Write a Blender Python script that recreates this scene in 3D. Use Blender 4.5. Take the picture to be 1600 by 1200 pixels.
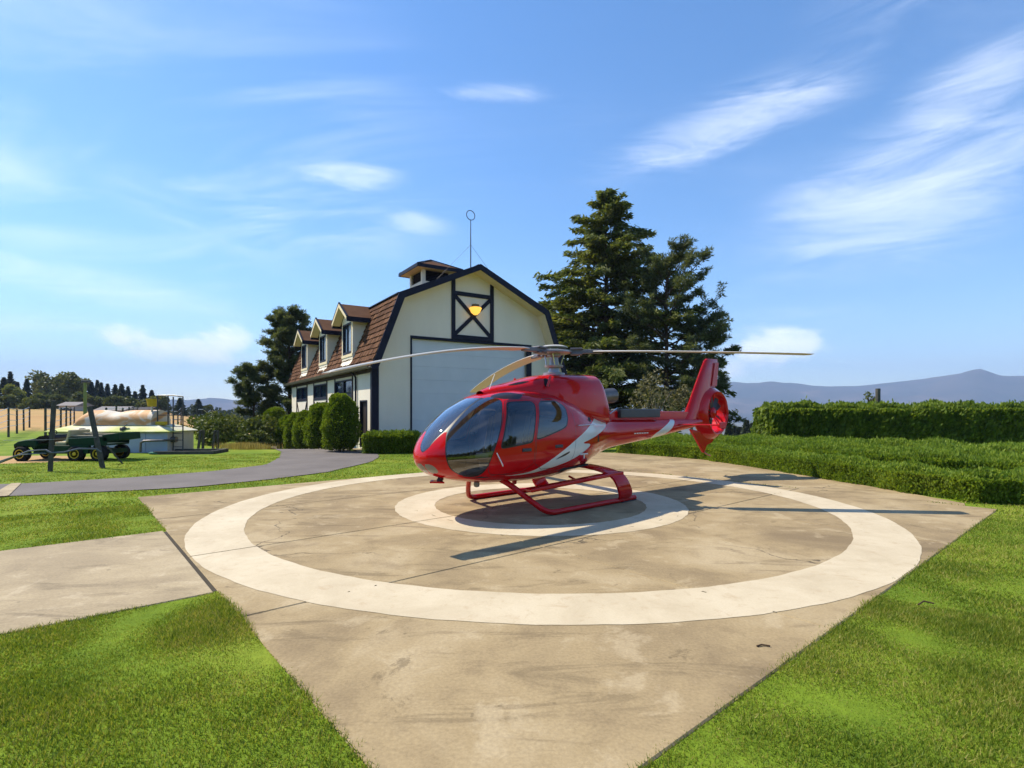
import bpy, math, random
import numpy as np
from mathutils import Vector, Matrix

for o in list(bpy.data.objects):
    bpy.data.objects.remove(o)
scene = bpy.context.scene
COL = scene.collection
R = math.radians
rng = np.random.default_rng(7)
random.seed(7)

# ------------------------------------------------------------------ camera
cd = bpy.data.cameras.new("camera")
cam = bpy.data.objects.new("camera", cd)
COL.objects.link(cam)
cam.location = (0, 0, 1.95)
cam.rotation_euler = (R(90), 0, 0)
cd.sensor_width = 36
cd.lens = 36 * 825 / 1600
cd.shift_y = 42 / 1600
cd.clip_start = 0.1
cd.clip_end = 40000
scene.camera = cam

# ------------------------------------------------------------------ light
SUN = Vector((-0.785, 0.28, 1.0)).normalized()
SUN_EL = math.asin(SUN.z)
SUN_ROT = math.atan2(SUN.x, SUN.y)
world = bpy.data.worlds.new("World")
scene.world = world
world.use_nodes = True
wn, wl = world.node_tree.nodes, world.node_tree.links
wn.clear()
w_out = wn.new("ShaderNodeOutputWorld")
w_bg = wn.new("ShaderNodeBackground")
w_bg.inputs["Strength"].default_value = 0.13
sky = wn.new("ShaderNodeTexSky")
sky.sky_type = 'NISHITA'
sky.sun_disc = False
sky.sun_elevation = SUN_EL
sky.sun_rotation = SUN_ROT
sky.altitude = 400
sky.air_density = 1.0
sky.dust_density = 0.25
sky.ozone_density = 3.0
wl.new(w_bg.outputs[0], w_out.inputs[0])

sl = bpy.data.lights.new("sun", 'SUN')
sl.energy = 4.2
sl.angle = R(0.53)
sl.color = (1.0, 0.91, 0.76)
so = bpy.data.objects.new("sun", sl)
COL.objects.link(so)
so.location = (-40, 10, 50)
so.rotation_euler = SUN.to_track_quat('Z', 'Y').to_euler()

scene.view_settings.view_transform = 'Standard'
scene.view_settings.look = 'None'
scene.view_settings.exposure = 0.86
scene.view_settings.gamma = 1.0
scene.view_settings.use_curve_mapping = False
scene.render.engine = 'CYCLES'
cy = scene.cycles
cy.use_denoising = True
try:
    cy.denoiser = 'OPENIMAGEDENOISE'
except Exception:
    pass
cy.max_bounces = 8
cy.diffuse_bounces = 3
cy.glossy_bounces = 4
cy.transmission_bounces = 4
cy.transparent_max_bounces = 12
cy.volume_bounces = 0
cy.sample_clamp_indirect = 6.0
cy.caustics_reflective = False
cy.caustics_refractive = False


# ------------------------------------------------------------------ sky clouds (by direction in the sky)
def wnode(t, **kw):
    n = wn.new(t)
    for k, v in kw.items():
        setattr(n, k, v)
    return n


def wmath(op, a, b=None, c=None, clamp=False):
    n = wn.new("ShaderNodeMath")
    n.operation = op
    n.use_clamp = clamp
    for i, s in enumerate((a, b, c)):
        if s is None:
            continue
        if isinstance(s, (int, float)):
            n.inputs[i].default_value = s
        else:
            wl.new(s, n.inputs[i])
    return n.outputs[0]


tc = wnode("ShaderNodeTexCoord")
sep = wnode("ShaderNodeSeparateXYZ")
wl.new(tc.outputs["Generated"], sep.inputs[0])
az = wmath('ARCTAN2', sep.outputs[0], sep.outputs[1])
el = wmath('ARCSINE', sep.outputs[2])


def wcomb(x, y, z=0.0):
    n = wn.new("ShaderNodeCombineXYZ")
    for i, s in enumerate((x, y, z)):
        if isinstance(s, (int, float)):
            n.inputs[i].default_value = s
        else:
            wl.new(s, n.inputs[i])
    return n.outputs[0]


def wnoise(vec, scale, detail, rough, dist=0.0):
    n = wn.new("ShaderNodeTexNoise")
    n.inputs["Scale"].default_value = scale
    n.inputs["Detail"].default_value = detail
    n.inputs["Roughness"].default_value = rough
    n.inputs["Distortion"].default_value = dist
    wl.new(vec, n.inputs["Vector"])
    return n.outputs["Fac"]


def wstep(x, a, b):
    n = wn.new("ShaderNodeMapRange")
    n.interpolation_type = 'SMOOTHSTEP'
    n.inputs[1].default_value = a
    n.inputs[2].default_value = b
    wl.new(x, n.inputs[0])
    return n.outputs[0]


# cloud layer on a flat ceiling: coordinates = direction / height
zc_ = wmath('MAXIMUM', sep.outputs[2], 0.03)
zc_ = wmath('ADD', zc_, 0.12)
cx_ = wmath('DIVIDE', sep.outputs[0], zc_)
cy_ = wmath('DIVIDE', sep.outputs[1], zc_)
cir = wcomb(wmath('MULTIPLY', wmath('ADD', cx_, wmath('MULTIPLY', cy_, 0.35)), 0.55), wmath('MULTIPLY', cy_, 1.5))
n1 = wnoise(cir, 1.3, 9, 0.62, 0.9)
n2 = wnoise(wcomb(cx_, cy_, 4.0), 0.55, 3, 0.5)
cirrus = wmath('MULTIPLY', wstep(n1, 0.42, 0.80), wstep(n2, 0.40, 0.66))
cirrus = wmath('MULTIPLY', cirrus, 0.36)


def blob(a0, e0, sa, se, tilt, amp):
    """a soft cloud at azimuth a0, elevation e0 (degrees)"""
    da = wmath('SUBTRACT', az, R(a0))
    de = wmath('SUBTRACT', el, R(e0))
    ct, st = math.cos(R(tilt)), math.sin(R(tilt))
    p = wmath('ADD', wmath('MULTIPLY', da, ct), wmath('MULTIPLY', de, st))
    q = wmath('SUBTRACT', wmath('MULTIPLY', de, ct), wmath('MULTIPLY', da, st))
    p = wmath('DIVIDE', p, R(sa))
    q = wmath('DIVIDE', q, R(se))
    d = wmath('ADD', wmath('MULTIPLY', p, p), wmath('MULTIPLY', q, q))
    g = wmath('POWER', 2.718, wmath('MULTIPLY', d, -1.0))
    return wmath('MULTIPLY', g, amp)


wisp = wnoise(wcomb(wmath('MULTIPLY', wmath('ADD', az, wmath('MULTIPLY', el, 0.6)), 2.2), wmath('MULTIPLY', el, 11.0)), 2.1, 9, 0.66, 0.7)
puff = wnoise(wcomb(wmath('MULTIPLY', az, 14.0), wmath('MULTIPLY', el, 22.0)), 1.0, 8, 0.6, 0.2)
acc = None
for b in ((37, 18.5, 11, 5.0, 12, 1.0), (22, 26.5, 12, 2.6, 10, 0.85), (41, 24.5, 6, 3.0, 20, 0.8), (33, 14.5, 7, 1.2, -4, 0.4),
          (-17.5, 23.0, 5.5, 1.5, 4, 0.85), (-11, 19.3, 5, 1.3, -6, 0.6), (-38, 10.5, 11, 2.0, -6, 0.7), (-31, 17, 14, 2.5, -20, 0.35),
          (-2, 31, 6, 0.9, 0, 0.7), (45, 36, 14, 4, 15, 0.6), (-42, 40, 14, 4, 10, 0.4), (10, 42, 12, 2.5, 8, 0.4), (28, 9, 9, 1.8, 0, 0.4)):
    g = blob(*b)
    acc = g if acc is None else wmath('MAXIMUM', acc, g)
wisps = wmath('MULTIPLY', wstep(wmath('ADD', wisp, wmath('MULTIPLY', acc, 0.32)), 0.40, 1.05), wstep(acc, 0.03, 0.6))
acc2 = None
for b in ((-31, 5.7, 5.5, 1.5, 0, 1.0), (-28.5, 6.4, 2.8, 2.0, 0, 1.0), (-36, 6.6, 2.6, 1.2, 0, 0.8), (26.5, 6.0, 4.6, 2.3, 0, 0.9), (22, 4.4, 4, 1.8, 0, 0.6)):
    g = blob(*b)
    acc2 = g if acc2 is None else wmath('MAXIMUM', acc2, g)
puffs = wmath('MULTIPLY', wstep(wmath('ADD', puff, wmath('MULTIPLY', acc2, 0.45)), 0.56, 0.95), wstep(acc2, 0.05, 0.5))
mask = wmath('MAXIMUM', cirrus, wmath('MAXIMUM', wmath('MULTIPLY', wisps, 0.46), wmath('MULTIPLY', puffs, 0.85)), clamp=True)
mask = wmath('MULTIPLY', mask, wstep(sep.outputs[2], 0.0, 0.06))
hs = wnode("ShaderNodeHueSaturation")
hs.inputs["Saturation"].default_value = 1.2
hs.inputs["Value"].default_value = 1.0
wl.new(sky.outputs[0], hs.inputs["Color"])
mixc = wnode("ShaderNodeMixRGB")
wl.new(mask, mixc.inputs[0])
wl.new(hs.outputs[0], mixc.inputs[1])
mixc.inputs[2].default_value = (8.0, 8.2, 8.6, 1)
wl.new(mixc.outputs[0], w_bg.inputs["Color"])


# ------------------------------------------------------------------ materials
class Mat:
    def __init__(self, name):
        self.m = bpy.data.materials.new(name)
        self.m.use_nodes = True
        self.n = self.m.node_tree.nodes
        self.l = self.m.node_tree.links
        self.bsdf = self.n["Principled BSDF"]
        self.out = self.n["Material Output"]

    def set(self, **kw):
        for k, v in kw.items():
            self.bsdf.inputs[k.replace("_", " ")].default_value = v
        return self

    def coord(self, kind="Object", scale=(1, 1, 1)):
        if kind == "Position":
            src = self.n.new("ShaderNodeNewGeometry").outputs["Position"]
        else:
            src = self.n.new("ShaderNodeTexCoord").outputs[kind]
        mp = self.n.new("ShaderNodeMapping")
        mp.inputs["Scale"].default_value = scale
        self.l.new(src, mp.inputs[0])
        return mp.outputs[0]

    def noise(self, vec, scale, detail=4, rough=0.55, dist=0.0):
        n = self.n.new("ShaderNodeTexNoise")
        n.inputs["Scale"].default_value = scale
        n.inputs["Detail"].default_value = detail
        n.inputs["Roughness"].default_value = rough
        n.inputs["Distortion"].default_value = dist
        self.l.new(vec, n.inputs["Vector"])
        return n.outputs["Fac"]

    def ramp(self, fac, stops):
        n = self.n.new("ShaderNodeValToRGB")
        cr = n.color_ramp
        while len(cr.elements) < len(stops):
            cr.elements.new(0.5)
        for e, (p, c) in zip(cr.elements, stops):
            e.position = p
            e.color = (c[0], c[1], c[2], 1)
        self.l.new(fac, n.inputs[0])
        return n.outputs[0]

    def mix(self, fac, a, b, mode='MIX'):
        n = self.n.new("ShaderNodeMixRGB")
        n.blend_type = mode
        for i, s in enumerate((fac, a, b)):
            if isinstance(s, (int, float)):
                n.inputs[i].default_value = s
            elif isinstance(s, tuple):
                n.inputs[i].default_value = (s[0], s[1], s[2], 1)
            else:
                self.l.new(s, n.inputs[i])
        return n.outputs[0]

    def math(self, op, a, b=None, clamp=False):
        n = self.n.new("ShaderNodeMath")
        n.operation = op
        n.use_clamp = clamp
        for i, s in enumerate((a, b)):
            if s is None:
                continue
            if isinstance(s, (int, float)):
                n.inputs[i].default_value = s
            else:
                self.l.new(s, n.inputs[i])
        return n.outputs[0]

    def step(self, x, a, b):
        n = self.n.new("ShaderNodeMapRange")
        n.interpolation_type = 'SMOOTHSTEP'
        n.inputs[1].default_value = a
        n.inputs[2].default_value = b
        self.l.new(x, n.inputs[0])
        return n.outputs[0]

    def base(self, col):
        self.l.new(col, self.bsdf.inputs["Base Color"])
        return self

    def bump(self, h, strength=0.3, dist=0.02):
        n = self.n.new("ShaderNodeBump")
        n.inputs["Strength"].default_value = strength
        n.inputs["Distance"].default_value = dist
        self.l.new(h, n.inputs["Height"])
        self.l.new(n.outputs[0], self.bsdf.inputs["Normal"])
        return self


def plain(name, col, rough=0.6, var=0.12, scale=3.0, metallic=0.0, coat=0.0, bump=0.0, bscale=None):
    m = Mat(name)
    c = m.coord("Object")
    f = m.noise(c, scale, 5)
    a = tuple(max(0, x * (1 - var)) for x in col)
    b = tuple(min(1, x * (1 + var)) for x in col)
    m.base(m.ramp(f, [(0.3, a), (0.7, b)]))
    m.set(Roughness=rough, Metallic=metallic)
    if rough >= 0.5:
        m.bsdf.inputs['Specular IOR Level'].default_value = 0.15
    m.bsdf.inputs["Coat Weight"].default_value = coat
    m.bsdf.inputs["Coat Roughness"].default_value = 0.04
    if bump:
        m.bump(m.noise(c, bscale or scale * 8, 6), bump, 0.01)
    return m.m


def leafmat(name, c_dark, c_mid, c_light, trans=0.3, scale=0.6):
    m = Mat(name)
    g = m.n.new("ShaderNodeNewGeometry")
    f = m.noise(m.coord("Object"), scale, 3)
    isl = g.outputs["Random Per Island"]
    fac = m.math('ADD', m.math('MULTIPLY', f, 0.6), m.math('MULTIPLY', isl, 0.4))
    col = m.ramp(fac, [(0.25, c_dark), (0.5, c_mid), (0.75, c_light)])
    m.base(col)
    m.set(Roughness=0.6)
    m.bsdf.inputs["Specular IOR Level"].default_value = 0.25
    tr = m.n.new("ShaderNodeBsdfTranslucent")
    m.l.new(m.mix(1.0, col, (1.25, 1.2, 0.6), 'MULTIPLY'), tr.inputs[0])
    mx = m.n.new("ShaderNodeMixShader")
    mx.inputs[0].default_value = trans
    m.l.new(m.bsdf.outputs[0], mx.inputs[1])
    m.l.new(tr.outputs[0], mx.inputs[2])
    m.l.new(mx.outputs[0], m.out.inputs[0])
    return m.m


def glassmat(name, tint, refl=1.0):
    m = Mat(name)
    m.n.remove(m.bsdf)
    t = m.n.new("ShaderNodeBsdfTransparent")
    t.inputs[0].default_value = (*tint, 1)
    g = m.n.new("ShaderNodeBsdfGlossy")
    g.inputs["Roughness"].default_value = 0.015
    g.inputs[0].default_value = (1, 1, 1, 1)
    fr = m.n.new("ShaderNodeFresnel")
    fr.inputs[0].default_value = 1.6
    mul = m.math('MULTIPLY', fr.outputs[0], refl, clamp=True)
    mx = m.n.new("ShaderNodeMixShader")
    m.l.new(mul, mx.inputs[0])
    m.l.new(t.outputs[0], mx.inputs[1])
    m.l.new(g.outputs[0], mx.inputs[2])
    m.l.new(mx.outputs[0], m.out.inputs[0])
    return m.m


M = {}


def concrete(name, base, dark, light):
    m = Mat(name)
    c = m.coord("Position")
    big = m.noise(c, 0.45, 6, 0.6, 0.6)
    mid = m.noise(c, 1.7, 7, 0.68, 0.4)
    fine = m.noise(c, 38.0, 5, 0.65)
    streak = m.noise(m.coord("Position", (0.35, 1.6, 1)), 1.3, 7, 0.66, 1.2)
    col = m.ramp(big, [(0.32, dark), (0.52, base), (0.72, light)])
    col = m.mix(m.math('MULTIPLY', m.step(mid, 0.50, 0.68), 0.55), col, dark)
    col = m.mix(m.math('MULTIPLY', m.step(streak, 0.53, 0.66), 0.6), col, tuple(x * 0.72 for x in dark))
    col = m.mix(m.math('MULTIPLY', m.step(mid, 0.46, 0.34), 0.6), col, light)
    col = m.mix(m.math('MULTIPLY', m.step(m.noise(c, 0.8, 8, 0.75, 1.5), 0.60, 0.68), 0.55), col, tuple(x * 0.6 for x in dark))
    col = m.mix(0.45, col, m.ramp(fine, [(0.3, (0.55, 0.55, 0.55)), (0.7, (1.2, 1.2, 1.2))]), 'MULTIPLY')
    vo = m.n.new("ShaderNodeTexVoronoi")
    vo.feature = 'DISTANCE_TO_EDGE'
    vo.inputs["Scale"].default_value = 0.21
    wv = m.n.new("ShaderNodeVectorMath")
    wv.operation = 'ADD'
    nz = m.n.new("ShaderNodeTexNoise")
    nz.inputs["Scale"].default_value = 1.6
    nz.inputs["Detail"].default_value = 6
    m.l.new(c, nz.inputs["Vector"])
    m.l.new(c, wv.inputs[0])
    m.l.new(nz.outputs["Color"], wv.inputs[1])
    m.l.new(wv.outputs[0], vo.inputs["Vector"])
    crack = m.math('MULTIPLY', m.step(vo.outputs["Distance"], 0.0042, 0.0012), m.step(m.noise(c, 0.35, 3, 0.6), 0.50, 0.60))
    col = m.mix(m.math('MULTIPLY', crack, 0.75), col, (0.05, 0.04, 0.03))
    spots = m.noise(c, 9.0, 2, 0.5)
    col = m.mix(m.math('MULTIPLY', m.step(spots, 0.70, 0.78), 0.5), col, tuple(x * 0.5 for x in dark))
    m.base(col)
    m.set(Roughness=0.85)
    m.bsdf.inputs["Specular IOR Level"].default_value = 0.2
    m.bump(m.math('ADD', m.math('MULTIPLY', fine, 0.5), mid), 0.25, 0.01)
    return m.m


M['concrete'] = concrete("concrete", (0.345, 0.258, 0.138), (0.220, 0.160, 0.088), (0.45, 0.355, 0.215))
M['walk'] = concrete("walk_concrete", (0.39, 0.310, 0.190), (0.27, 0.21, 0.13), (0.49, 0.40, 0.265))
M['joint'] = plain("joint_dirt", (0.06, 0.05, 0.035), 0.95)


def ringmat():
    m = Mat("ring_paint")
    c = m.coord("Position")
    n1 = m.noise(c, 0.9, 7, 0.65, 0.5)
    n2 = m.noise(c, 5.0, 7, 0.7, 0.6)
    n3 = m.noise(c, 45.0, 4, 0.6)
    col = m.ramp(n1, [(0.3, (0.44, 0.355, 0.225)), (0.55, (0.54, 0.45, 0.30)), (0.75, (0.59, 0.505, 0.355))])
    col = m.mix(m.math('MULTIPLY', m.step(n2, 0.54, 0.70), 0.6), col, (0.42, 0.31, 0.18))
    col = m.mix(0.2, col, m.ramp(n3, [(0.3, (0.7, 0.7, 0.7)), (0.7, (1.15, 1.15, 1.15))]), 'MULTIPLY')
    worn = m.math('MULTIPLY', m.step(n3, 0.56, 0.66), m.step(n2, 0.48, 0.64))
    col = m.mix(m.math('MULTIPLY', worn, 0.6), col, (0.36, 0.28, 0.19))
    m.base(col)
    m.set(Roughness=0.75)
    m.bump(n3, 0.15, 0.005)
    return m.m


M['ring'] = ringmat()


def asphaltmat():
    m = Mat("asphalt")
    c = m.coord("Position")
    f = m.noise(c, 60, 4, 0.7)
    b = m.noise(c, 0.7, 5, 0.6)
    col = m.ramp(b, [(0.3, (0.105, 0.088, 0.078)), (0.7, (0.155, 0.132, 0.118))])
    col = m.mix(0.5, col, m.ramp(f, [(0.3, (0.55, 0.55, 0.55)), (0.7, (1.3, 1.3, 1.3))]), 'MULTIPLY')
    m.base(col)
    m.set(Roughness=0.9)
    m.bump(f, 0.3, 0.01)
    return m.m


M['asphalt'] = asphaltmat()


def groundmat():
    m = Mat("ground")
    g = m.n.new("ShaderNodeNewGeometry")
    sp = m.n.new("ShaderNodeSeparateXYZ")
    m.l.new(g.outputs["Position"], sp.inputs[0])
    X, Y, Z = sp.outputs
    c = m.coord("Position")
    n1 = m.noise(c, 0.55, 6, 0.6)
    n2 = m.noise(c, 7.0, 5, 0.7)
    n3 = m.noise(c, 0.05, 5, 0.55)
    lawn = m.ramp(n1, [(0.3, (0.090, 0.150, 0.013)), (0.5, (0.150, 0.220, 0.018)), (0.72, (0.235, 0.270, 0.034))])
    lawn = m.mix(0.45, lawn, m.ramp(n2, [(0.3, (0.55, 0.6, 0.5)), (0.7, (1.25, 1.2, 1.1))]), 'MULTIPLY')
    field = m.ramp(n3, [(0.3, (0.36, 0.215, 0.085)), (0.5, (0.43, 0.265, 0.11)), (0.7, (0.30, 0.225, 0.07))])
    field = m.mix(m.math('MULTIPLY', m.step(m.noise(c, 0.4, 6, 0.7), 0.5, 0.7), 0.45), field, (0.20, 0.20, 0.05))
    valley = m.ramp(m.noise(c, 0.004, 6, 0.65), [(0.35, (0.05, 0.065, 0.03)), (0.5, (0.14, 0.13, 0.09)), (0.65, (0.26, 0.24, 0.20))])
    dist = m.math('SQRT', m.math('ADD', m.math('MULTIPLY', X, X), m.math('MULTIPLY', Y, Y)))
    wob = m.math('MULTIPLY', m.math('SUBTRACT', n3, 0.5), 40)
    f1 = m.step(m.math('ADD', m.math('ADD', dist, wob), m.math('MULTIPLY', n2, 6)), 62, 76)
    f2 = m.step(dist, 300, 700)
    col = m.mix(f1, lawn, field)
    col = m.mix(f2, col, valley)
    # bare dirt where the utility cart parks
    dx = m.math('DIVIDE', m.math('ADD', X, 20.6), 3.4)
    dy = m.math('DIVIDE', m.math('SUBTRACT', Y, 21.2), 1.9)
    d = m.math('ADD', m.math('MULTIPLY', dx, dx), m.math('MULTIPLY', dy, dy))
    dd = m.math('ADD', d, m.math('MULTIPLY', m.math('SUBTRACT', n2, 0.5), 1.2))
    col = m.mix(m.step(dd, 1.15, 0.75), col, (0.42, 0.27, 0.13))
    m.base(col)
    m.set(Roughness=0.95)
    m.bsdf.inputs["Specular IOR Level"].default_value = 0.1
    m.bump(n2, 0.5, 0.05)
    return m.m


M['ground'] = groundmat()


def grassmat():
    m = Mat("grass_blades")
    g = m.n.new("ShaderNodeNewGeometry")
    f = m.noise(m.coord("Position"), 0.55, 6, 0.6)
    f2 = m.noise(m.coord("Position"), 2.2, 5, 0.65)
    fac = m.math('ADD', m.math('ADD', m.math('MULTIPLY', f, 0.35), m.math('MULTIPLY', f2, 0.27)),
                 m.math('MULTIPLY', g.outputs["Random Per Island"], 0.38))
    col = m.ramp(fac, [(0.32, (0.080, 0.140, 0.012)), (0.48, (0.175, 0.240, 0.020)), (0.60, (0.280, 0.300, 0.042)), (0.70, (0.40, 0.34, 0.11))])
    m.base(col)
    m.set(Roughness=0.55)
    m.bsdf.inputs["Specular IOR Level"].default_value = 0.25
    tr = m.n.new("ShaderNodeBsdfTranslucent")
    m.l.new(m.mix(1.0, col, (1.3, 1.25, 0.7), 'MULTIPLY'), tr.inputs[0])
    mx = m.n.new("ShaderNodeMixShader")
    mx.inputs[0].default_value = 0.4
    m.l.new(m.bsdf.outputs[0], mx.inputs[1])
    m.l.new(tr.outputs[0], mx.inputs[2])
    m.l.new(mx.outputs[0], m.out.inputs[0])
    return m.m


M['grass'] = grassmat()


def stuccomat():
    m = Mat("cream_stucco")
    c = m.coord("Object")
    f = m.noise(c, 30, 6, 0.7)
    b = m.noise(m.coord("Object", (1, 1, 0.35)), 0.8, 6, 0.6)
    col = m.ramp(b, [(0.3, (0.72, 0.65, 0.52)), (0.7, (0.80, 0.73, 0.59))])
    m.base(col)
    m.set(Roughness=0.9)
    m.bump(f, 0.25, 0.01)
    return m.m


M['stucco'] = stuccomat()
M['trim'] = plain("navy_trim", (0.012, 0.013, 0.026), 0.5, 0.25, 2.0, bump=0.08)
M['trim_brown'] = plain("dark_brown_trim", (0.035, 0.024, 0.020), 0.6, 0.25, 2.0)
M['door_white'] = plain("overhead_door_paint", (0.60, 0.63, 0.64), 0.55, 0.04, 1.2)
M['gutter'] = plain("olive_gutter", (0.13, 0.12, 0.085), 0.5, 0.15)
M['soffit'] = plain("soffit_paint", (0.76, 0.64, 0.42), 0.8, 0.06)


def shinglemat():
    m = Mat("cedar_shingle")
    g = m.n.new("ShaderNodeNewGeometry")
    c = m.coord("Object", (1, 1, 0.6))
    n1 = m.noise(c, 1.4, 5, 0.6)
    n2 = m.noise(m.coord("Object", (1, 6, 1)), 6.0, 5, 0.7)
    fac = m.math('ADD', m.math('MULTIPLY', n1, 0.35), m.math('ADD', m.math('MULTIPLY', g.outputs["Random Per Island"], 0.35), m.math('MULTIPLY', n2, 0.3)))
    m.base(m.ramp(fac, [(0.25, (0.055, 0.025, 0.012)), (0.5, (0.105, 0.048, 0.024)), (0.75, (0.175, 0.088, 0.046))]))
    m.set(Roughness=0.9)
    m.bsdf.inputs['Specular IOR Level'].default_value = 0.1
    m.bump(n2, 0.5, 0.02)
    return m.m


M['shingle'] = shinglemat()
M['pane'] = plain("window_pane", (0.03, 0.045, 0.07), 0.04, 0.1)
M['curtain_pane'] = plain("pale_curtain_pane", (0.30, 0.36, 0.46), 0.08, 0.1, 1.5)


def lampmat():
    m = Mat("amber_lamp")
    m.set(Roughness=0.4)
    m.bsdf.inputs["Base Color"].default_value = (0.8, 0.4, 0.05, 1)
    m.bsdf.inputs["Emission Color"].default_value = (1.0, 0.50, 0.08, 1)
    m.bsdf.inputs["Emission Strength"].default_value = 0.75
    return m.m


M['lamp'] = lampmat()
M['bronze'] = plain("bronze", (0.20, 0.13, 0.05), 0.4, 0.2, metallic=0.5)


def paint(name, col, rough=0.22):
    m = Mat(name)
    m.bsdf.inputs["Base Color"].default_value = (*col, 1)
    c = m.coord("Object")
    n = m.noise(c, 2.2, 4, 0.6)
    m.base(m.ramp(n, [(0.3, tuple(x * 0.93 for x in col)), (0.7, tuple(min(1, x * 1.05) for x in col))]))
    m.set(Roughness=rough)
    m.bsdf.inputs["Coat Weight"].default_value = 0.75
    m.bsdf.inputs["Coat Roughness"].default_value = 0.03
    m.bsdf.inputs["Coat IOR"].default_value = 1.42
    m.bsdf.inputs["Specular IOR Level"].default_value = 0.05
    m.bump(m.noise(c, 3.0, 2, 0.5), 0.06, 0.02)
    return m.m


M['red'] = paint("red_paint", (0.50, 0.004, 0.007))
M['white_paint'] = paint("pale_stripe_paint", (0.66, 0.72, 0.70))
M['black'] = plain("black_rubber", (0.012, 0.012, 0.013), 0.5, 0.2)
M['seal'] = plain("black_seal", (0.010, 0.010, 0.012), 0.35, 0.2)
M['glass'] = glassmat("tinted_canopy", (0.34, 0.36, 0.40), 2.4)
M['glass_dark'] = glassmat("dark_tinted_window", (0.22, 0.24, 0.27), 1.7)
M['lining'] = plain("cabin_lining", (0.035, 0.035, 0.035), 0.8)
M['seat_blue'] = plain("blue_leather", (0.09, 0.11, 0.20), 0.5)
M['seat_tan'] = plain("tan_leather", (0.55, 0.42, 0.28), 0.5)
M['grey'] = plain("grey_metal", (0.30, 0.30, 0.33), 0.35, 0.15, metallic=0.4)
M['dgrey'] = plain("dark_grey_metal", (0.055, 0.058, 0.065), 0.45, 0.2, metallic=0.2)
M['blade'] = plain("rotor_blade_paint", (0.52, 0.49, 0.43), 0.4, 0.07, 1.0)
M['blade_grip'] = plain("blade_grip_grey", (0.13, 0.12, 0.14), 0.4, 0.2)
M['steel'] = plain("bright_steel", (0.55, 0.55, 0.57), 0.25, 0.1, metallic=0.9)
M['exhaust'] = plain("burnt_steel", (0.16, 0.14, 0.13), 0.4, 0.25, 4.0, metallic=0.7)
M['white'] = plain("white_paint", (0.75, 0.75, 0.74), 0.5, 0.06)
M['lens'] = plain("lens", (0.20, 0.20, 0.18), 0.05, 0.1)
M['bark'] = plain("bark", (0.085, 0.055, 0.035), 0.95, 0.35, 4.0, bump=0.6, bscale=14)
M['bark_pale'] = plain("pale_bark", (0.24, 0.20, 0.15), 0.95, 0.3, 4.0, bump=0.5, bscale=14)
M['post'] = plain("weathered_post", (0.085, 0.080, 0.070), 0.9, 0.35, 5.0, bump=0.4, bscale=20)
M['wire'] = plain("galvanised_wire", (0.45, 0.45, 0.43), 0.4, 0.1, metallic=0.6)
M['green'] = plain("dark_green_paint", (0.006, 0.036, 0.016), 0.5, 0.2)
M['tyre'] = plain("tyre_rubber", (0.018, 0.018, 0.018), 0.85, 0.2, 8)
M['yellow'] = plain("yellow_paint", (0.62, 0.42, 0.035), 0.5, 0.15)
M['beige'] = plain("beige_vinyl", (0.50, 0.42, 0.24), 0.6, 0.12)
M['plank'] = plain("pale_plank", (0.46, 0.38, 0.25), 0.8, 0.2, 6)
M['fir'] = leafmat("fir_needles", (0.050, 0.076, 0.020), (0.122, 0.150, 0.034), (0.215, 0.225, 0.058), 0.45, 0.35)
M['pine'] = leafmat("pine_needles", (0.042, 0.062, 0.028), (0.088, 0.115, 0.046), (0.165, 0.175, 0.070), 0.42, 0.5)
M['olive'] = leafmat("olive_leaves", (0.08, 0.08, 0.04), (0.15, 0.14, 0.07), (0.24, 0.21, 0.11), 0.3, 0.8)
M['cedar'] = leafmat("cedar_sprays", (0.075, 0.130, 0.018), (0.155, 0.225, 0.028), (0.250, 0.315, 0.044), 0.5, 1.2)
M['juniper'] = leafmat("juniper_sprays", (0.095, 0.165, 0.020), (0.185, 0.275, 0.030), (0.285, 0.360, 0.052), 0.45, 1.0)
M['topiary'] = leafmat("topiary_leaves", (0.067, 0.118, 0.010), (0.134, 0.202, 0.016), (0.224, 0.280, 0.029), 0.4, 1.2)
M['core'] = plain("light_blocking_core", (0.030, 0.045, 0.010), 0.95, 0.3)  # solid dark core added inside the clipped foliage to block light
M['tree_far'] = leafmat("far_broadleaf", (0.056, 0.073, 0.020), (0.106, 0.122, 0.030), (0.169, 0.181, 0.044), 0.25, 0.12)
M['tree_lime'] = leafmat("far_pale_broadleaf", (0.103, 0.127, 0.023), (0.184, 0.207, 0.040), (0.253, 0.265, 0.057), 0.3, 0.12)
M['conifer_far'] = leafmat("far_conifer", (0.018, 0.033, 0.021), (0.039, 0.060, 0.033), (0.075, 0.093, 0.045), 0.15, 0.12)
M['shrub'] = leafmat("wild_shrub", (0.048, 0.072, 0.017), (0.096, 0.126, 0.026), (0.180, 0.192, 0.048), 0.3, 0.5)
M['drygrass'] = leafmat("dry_grass", (0.22, 0.18, 0.06), (0.34, 0.26, 0.09), (0.45, 0.35, 0.14), 0.3, 0.8)


def mountainmat():
    m = Mat("mountain_forest")
    c = m.coord("Position")
    a = m.noise(c, 0.0016, 8, 0.62, 0.4)
    b = m.noise(c, 0.012, 5, 0.6)
    col = m.ramp(a, [(0.35, (0.030, 0.036, 0.026)), (0.52, (0.065, 0.055, 0.042)), (0.66, (0.15, 0.105, 0.080))])
    col = m.mix(0.4, col, m.ramp(b, [(0.3, (0.6, 0.6, 0.6)), (0.7, (1.3, 1.3, 1.3))]), 'MULTIPLY')
    m.base(col)
    m.set(Roughness=1.0)
    m.bsdf.inputs["Specular IOR Level"].default_value = 0.0
    return m.m


M['mountain'] = mountainmat()


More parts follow.
